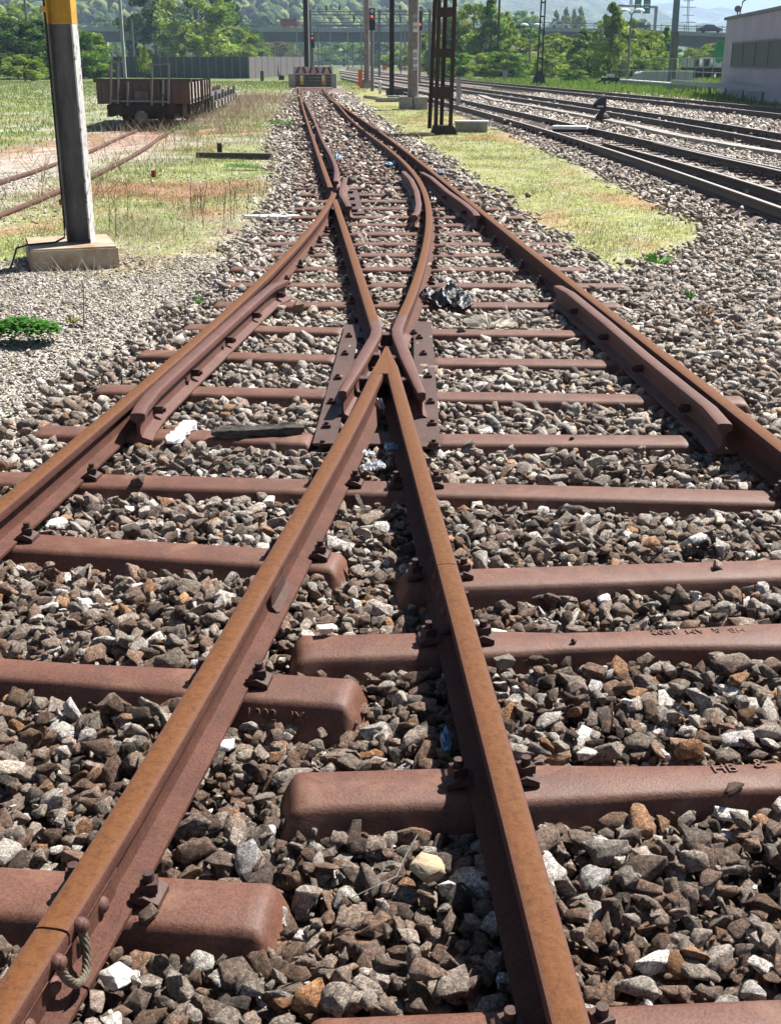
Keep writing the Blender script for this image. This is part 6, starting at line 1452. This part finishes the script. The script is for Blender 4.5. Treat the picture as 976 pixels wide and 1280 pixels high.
# ------------------------------------------------------------------ litter
def crumple(name, label, px, py, sx, sy, sz, mat, z=.02, seed=1, rz=0, n=22, cat='litter', amp=1.0):
    x0_, y0_ = at(px, py, z); V, Fq_ = [], []; R = Matrix.Rotation(rz, 3, 'Z')
    for j in range(n):
        for i in range(n):
            u, v = i / (n - 1) * 2 - 1, j / (n - 1) * 2 - 1; e = 1 + .25 * mnoise.noise(Vector((u * 1.3, v * 1.3, seed)))
            h = abs(mnoise.noise(Vector((u * 1.6, v * 1.6, seed + 5)))) * 1.4 + .5 * abs(mnoise.noise(Vector((u * 4, v * 4, seed)))) 
            k = max(0, 1 - max(abs(u), abs(v)) ** 4)
            p = R @ Vector((u * sx * e * (1 - .25 * v * v), v * sy * e * (1 - .25 * u * u), 0)); V.append((p.x + x0_, p.y + y0_, z + sz * (h * amp * (.35 + .65 * k))))
    for j in range(n - 1):
        for i in range(n - 1): a = j * n + i; Fq_.append((a, a + 1, a + n + 1, a + n))
    m = MB(); m.add(V, Fq_); o = m.build(name, M[mat], smooth=35, fixn=False); md = o.modifiers.new('s', 'SOLIDIFY'); md.thickness = .0015; return tag(o, label, cat)
crumple('plastic_bag', 'crumpled shiny black plastic bag between the rails right of the frog', 557, 377, .20, .26, .15, 'blackplastic', .02, 3, .2, 34)
crumple('paper_scrap', 'white crumpled paper scrap in the angle of the frog, upper one', 473, 512, .035, .09, .07, 'paper', .02, 6, .3)
crumple('paper_scrap', 'white crumpled paper scrap in the angle of the frog, lower one', 465, 586, .06, .035, .05, 'paper', .03, 8)
crumple('paper_scrap', 'small white scrap left of the blue one in the frog angle', 459, 568, .03, .03, .04, 'paper', .03, 9)
crumple('blue_wrapper', 'blue and white torn wrapper in the angle of the frog', 489, 561, .035, .03, .035, 'blue', .04, 10)
crumple('blue_wrapper', 'pale blue wrapper between the far rails near the tapered rail end', 422, 197, .09, .16, .08, 'blue', .03, 11)
crumple('blue_wrapper', 'light blue wrapper beside the curved middle rail, far up the track', 490, 206, .13, .18, .08, 'blue', .03, 12)
crumple('blue_wrapper', 'small dark blue scrap in the ballast right of the outer rail', 551, 216, .05, .1, .06, 'blue', .03, 13)
crumple('paper_scrap', 'blue white plastic scrap beside the right rail at lower centre', 557, 927, .014, .05, .03, 'blue', .02, 14)
crumple('paper_scrap', 'pale crumpled litter at the crossing of the far frog', 412, 263, .05, .06, .05, 'paper', .03, 15)
crumple('paper_scrap', 'white crumpled scrap under the far check rail', 541, 250, .06, .07, .05, 'paper', .03, 16)
def splinter(label, pa, pb, w_, h_, mat, name, z, cat):
    a, b = at(*pa, z), at(*pb, z); m = MB(); rings = []; r = random.Random(8); N_ = 14; A_, B_ = Vector((*a, z)), Vector((*b, z)); d = (B_ - A_).normalized(); nn_ = Vector((-d.y, d.x, 0))
    for k in range(N_ + 1):
        c = A_.lerp(B_, k / N_); s = (.45 if k in (0, N_) else 1) * (1 + r.uniform(-.18, .18)); rings.append([c + nn_ * (p * w_ * s * r.uniform(.85, 1.15)) + Vector((0, 0, q * h_ * s * r.uniform(.8, 1.2))) for p, q in ((-.5, -.5), (-.5, .3), (-.2, .5), (.0, .38), (.15, .52), (.5, .4), (.5, -.5))])
    m.loft(rings); o = m.build(name, M[mat]); return tag(o, label, cat)
splinter('rotten dark wooden plank piece lying on the sleeper left of the frog', (264, 541), (380, 535), .06, .045, 'wood', 'timber_piece', ZS + .025, 'timber')
splinter('white flaking piece of wood lying aslant on the sleeper beside the check rail', (213, 553), (240, 527), .065, .03, 'paper', 'timber_piece', ZS + .02, 'timber')
m = MB(); P = [(440, 1122), (470, 1112), (495, 1092), (508, 1066), (522, 1048)]; m.tube([(*at(*p, .045), .045 + .01 * math.sin(i * 2)) for i, p in enumerate(P)], .0013, 5); tag(m.build('thin_wire', M['galv']), 'thin bent wire lying over the stones left of the round cobble', 'wire')
# dry grass tuft in the ballast right of the frog
plant('dry_tuft', 'pale dry grass tuft in the ballast below the black plastic bag', 612, 412, 'blade', 260, .11, .17, [(.55, .52, .45), (.65, .62, .56), (.42, .38, .3)], .0, .006, 'dry weed')
plant('dry_tuft', 'reddish dry weed beside the long check rail', 783, 470, 'blade', 40, .09, .05, [(.2, .12, .07), (.3, .2, .12)], .0, .006, 'dry weed')
plant('dry_tuft', 'reddish seedling with dark stems right of the ballast at the right edge', 880, 395, 'blade', 40, .10, .06, [(.2, .12, .07), (.3, .2, .12)], .0, .006, 'dry weed')

# ------------------------------------------------------------------ haze
hz_ = MB().box((0, 3900, 118), (14000, 8400, 248)).build('haze', bpy.data.materials.new('haze')); hm = hz_.data.materials[0]; hm.use_nodes = True; ht = hm.node_tree
for n in list(ht.nodes):
    if n.type == 'BSDF_PRINCIPLED': ht.nodes.remove(n)
pv = ht.nodes.new('ShaderNodeVolumePrincipled'); pv.inputs['Color'].default_value = (.56, .76, 1.0, 1); pv.inputs['Density'].default_value = HAZE
pv.inputs['Anisotropy'].default_value = .2
ht.links.new(pv.outputs[0], [n for n in ht.nodes if n.type == 'OUTPUT_MATERIAL'][0].inputs['Volume']); tag(hz_, kind='stuff')
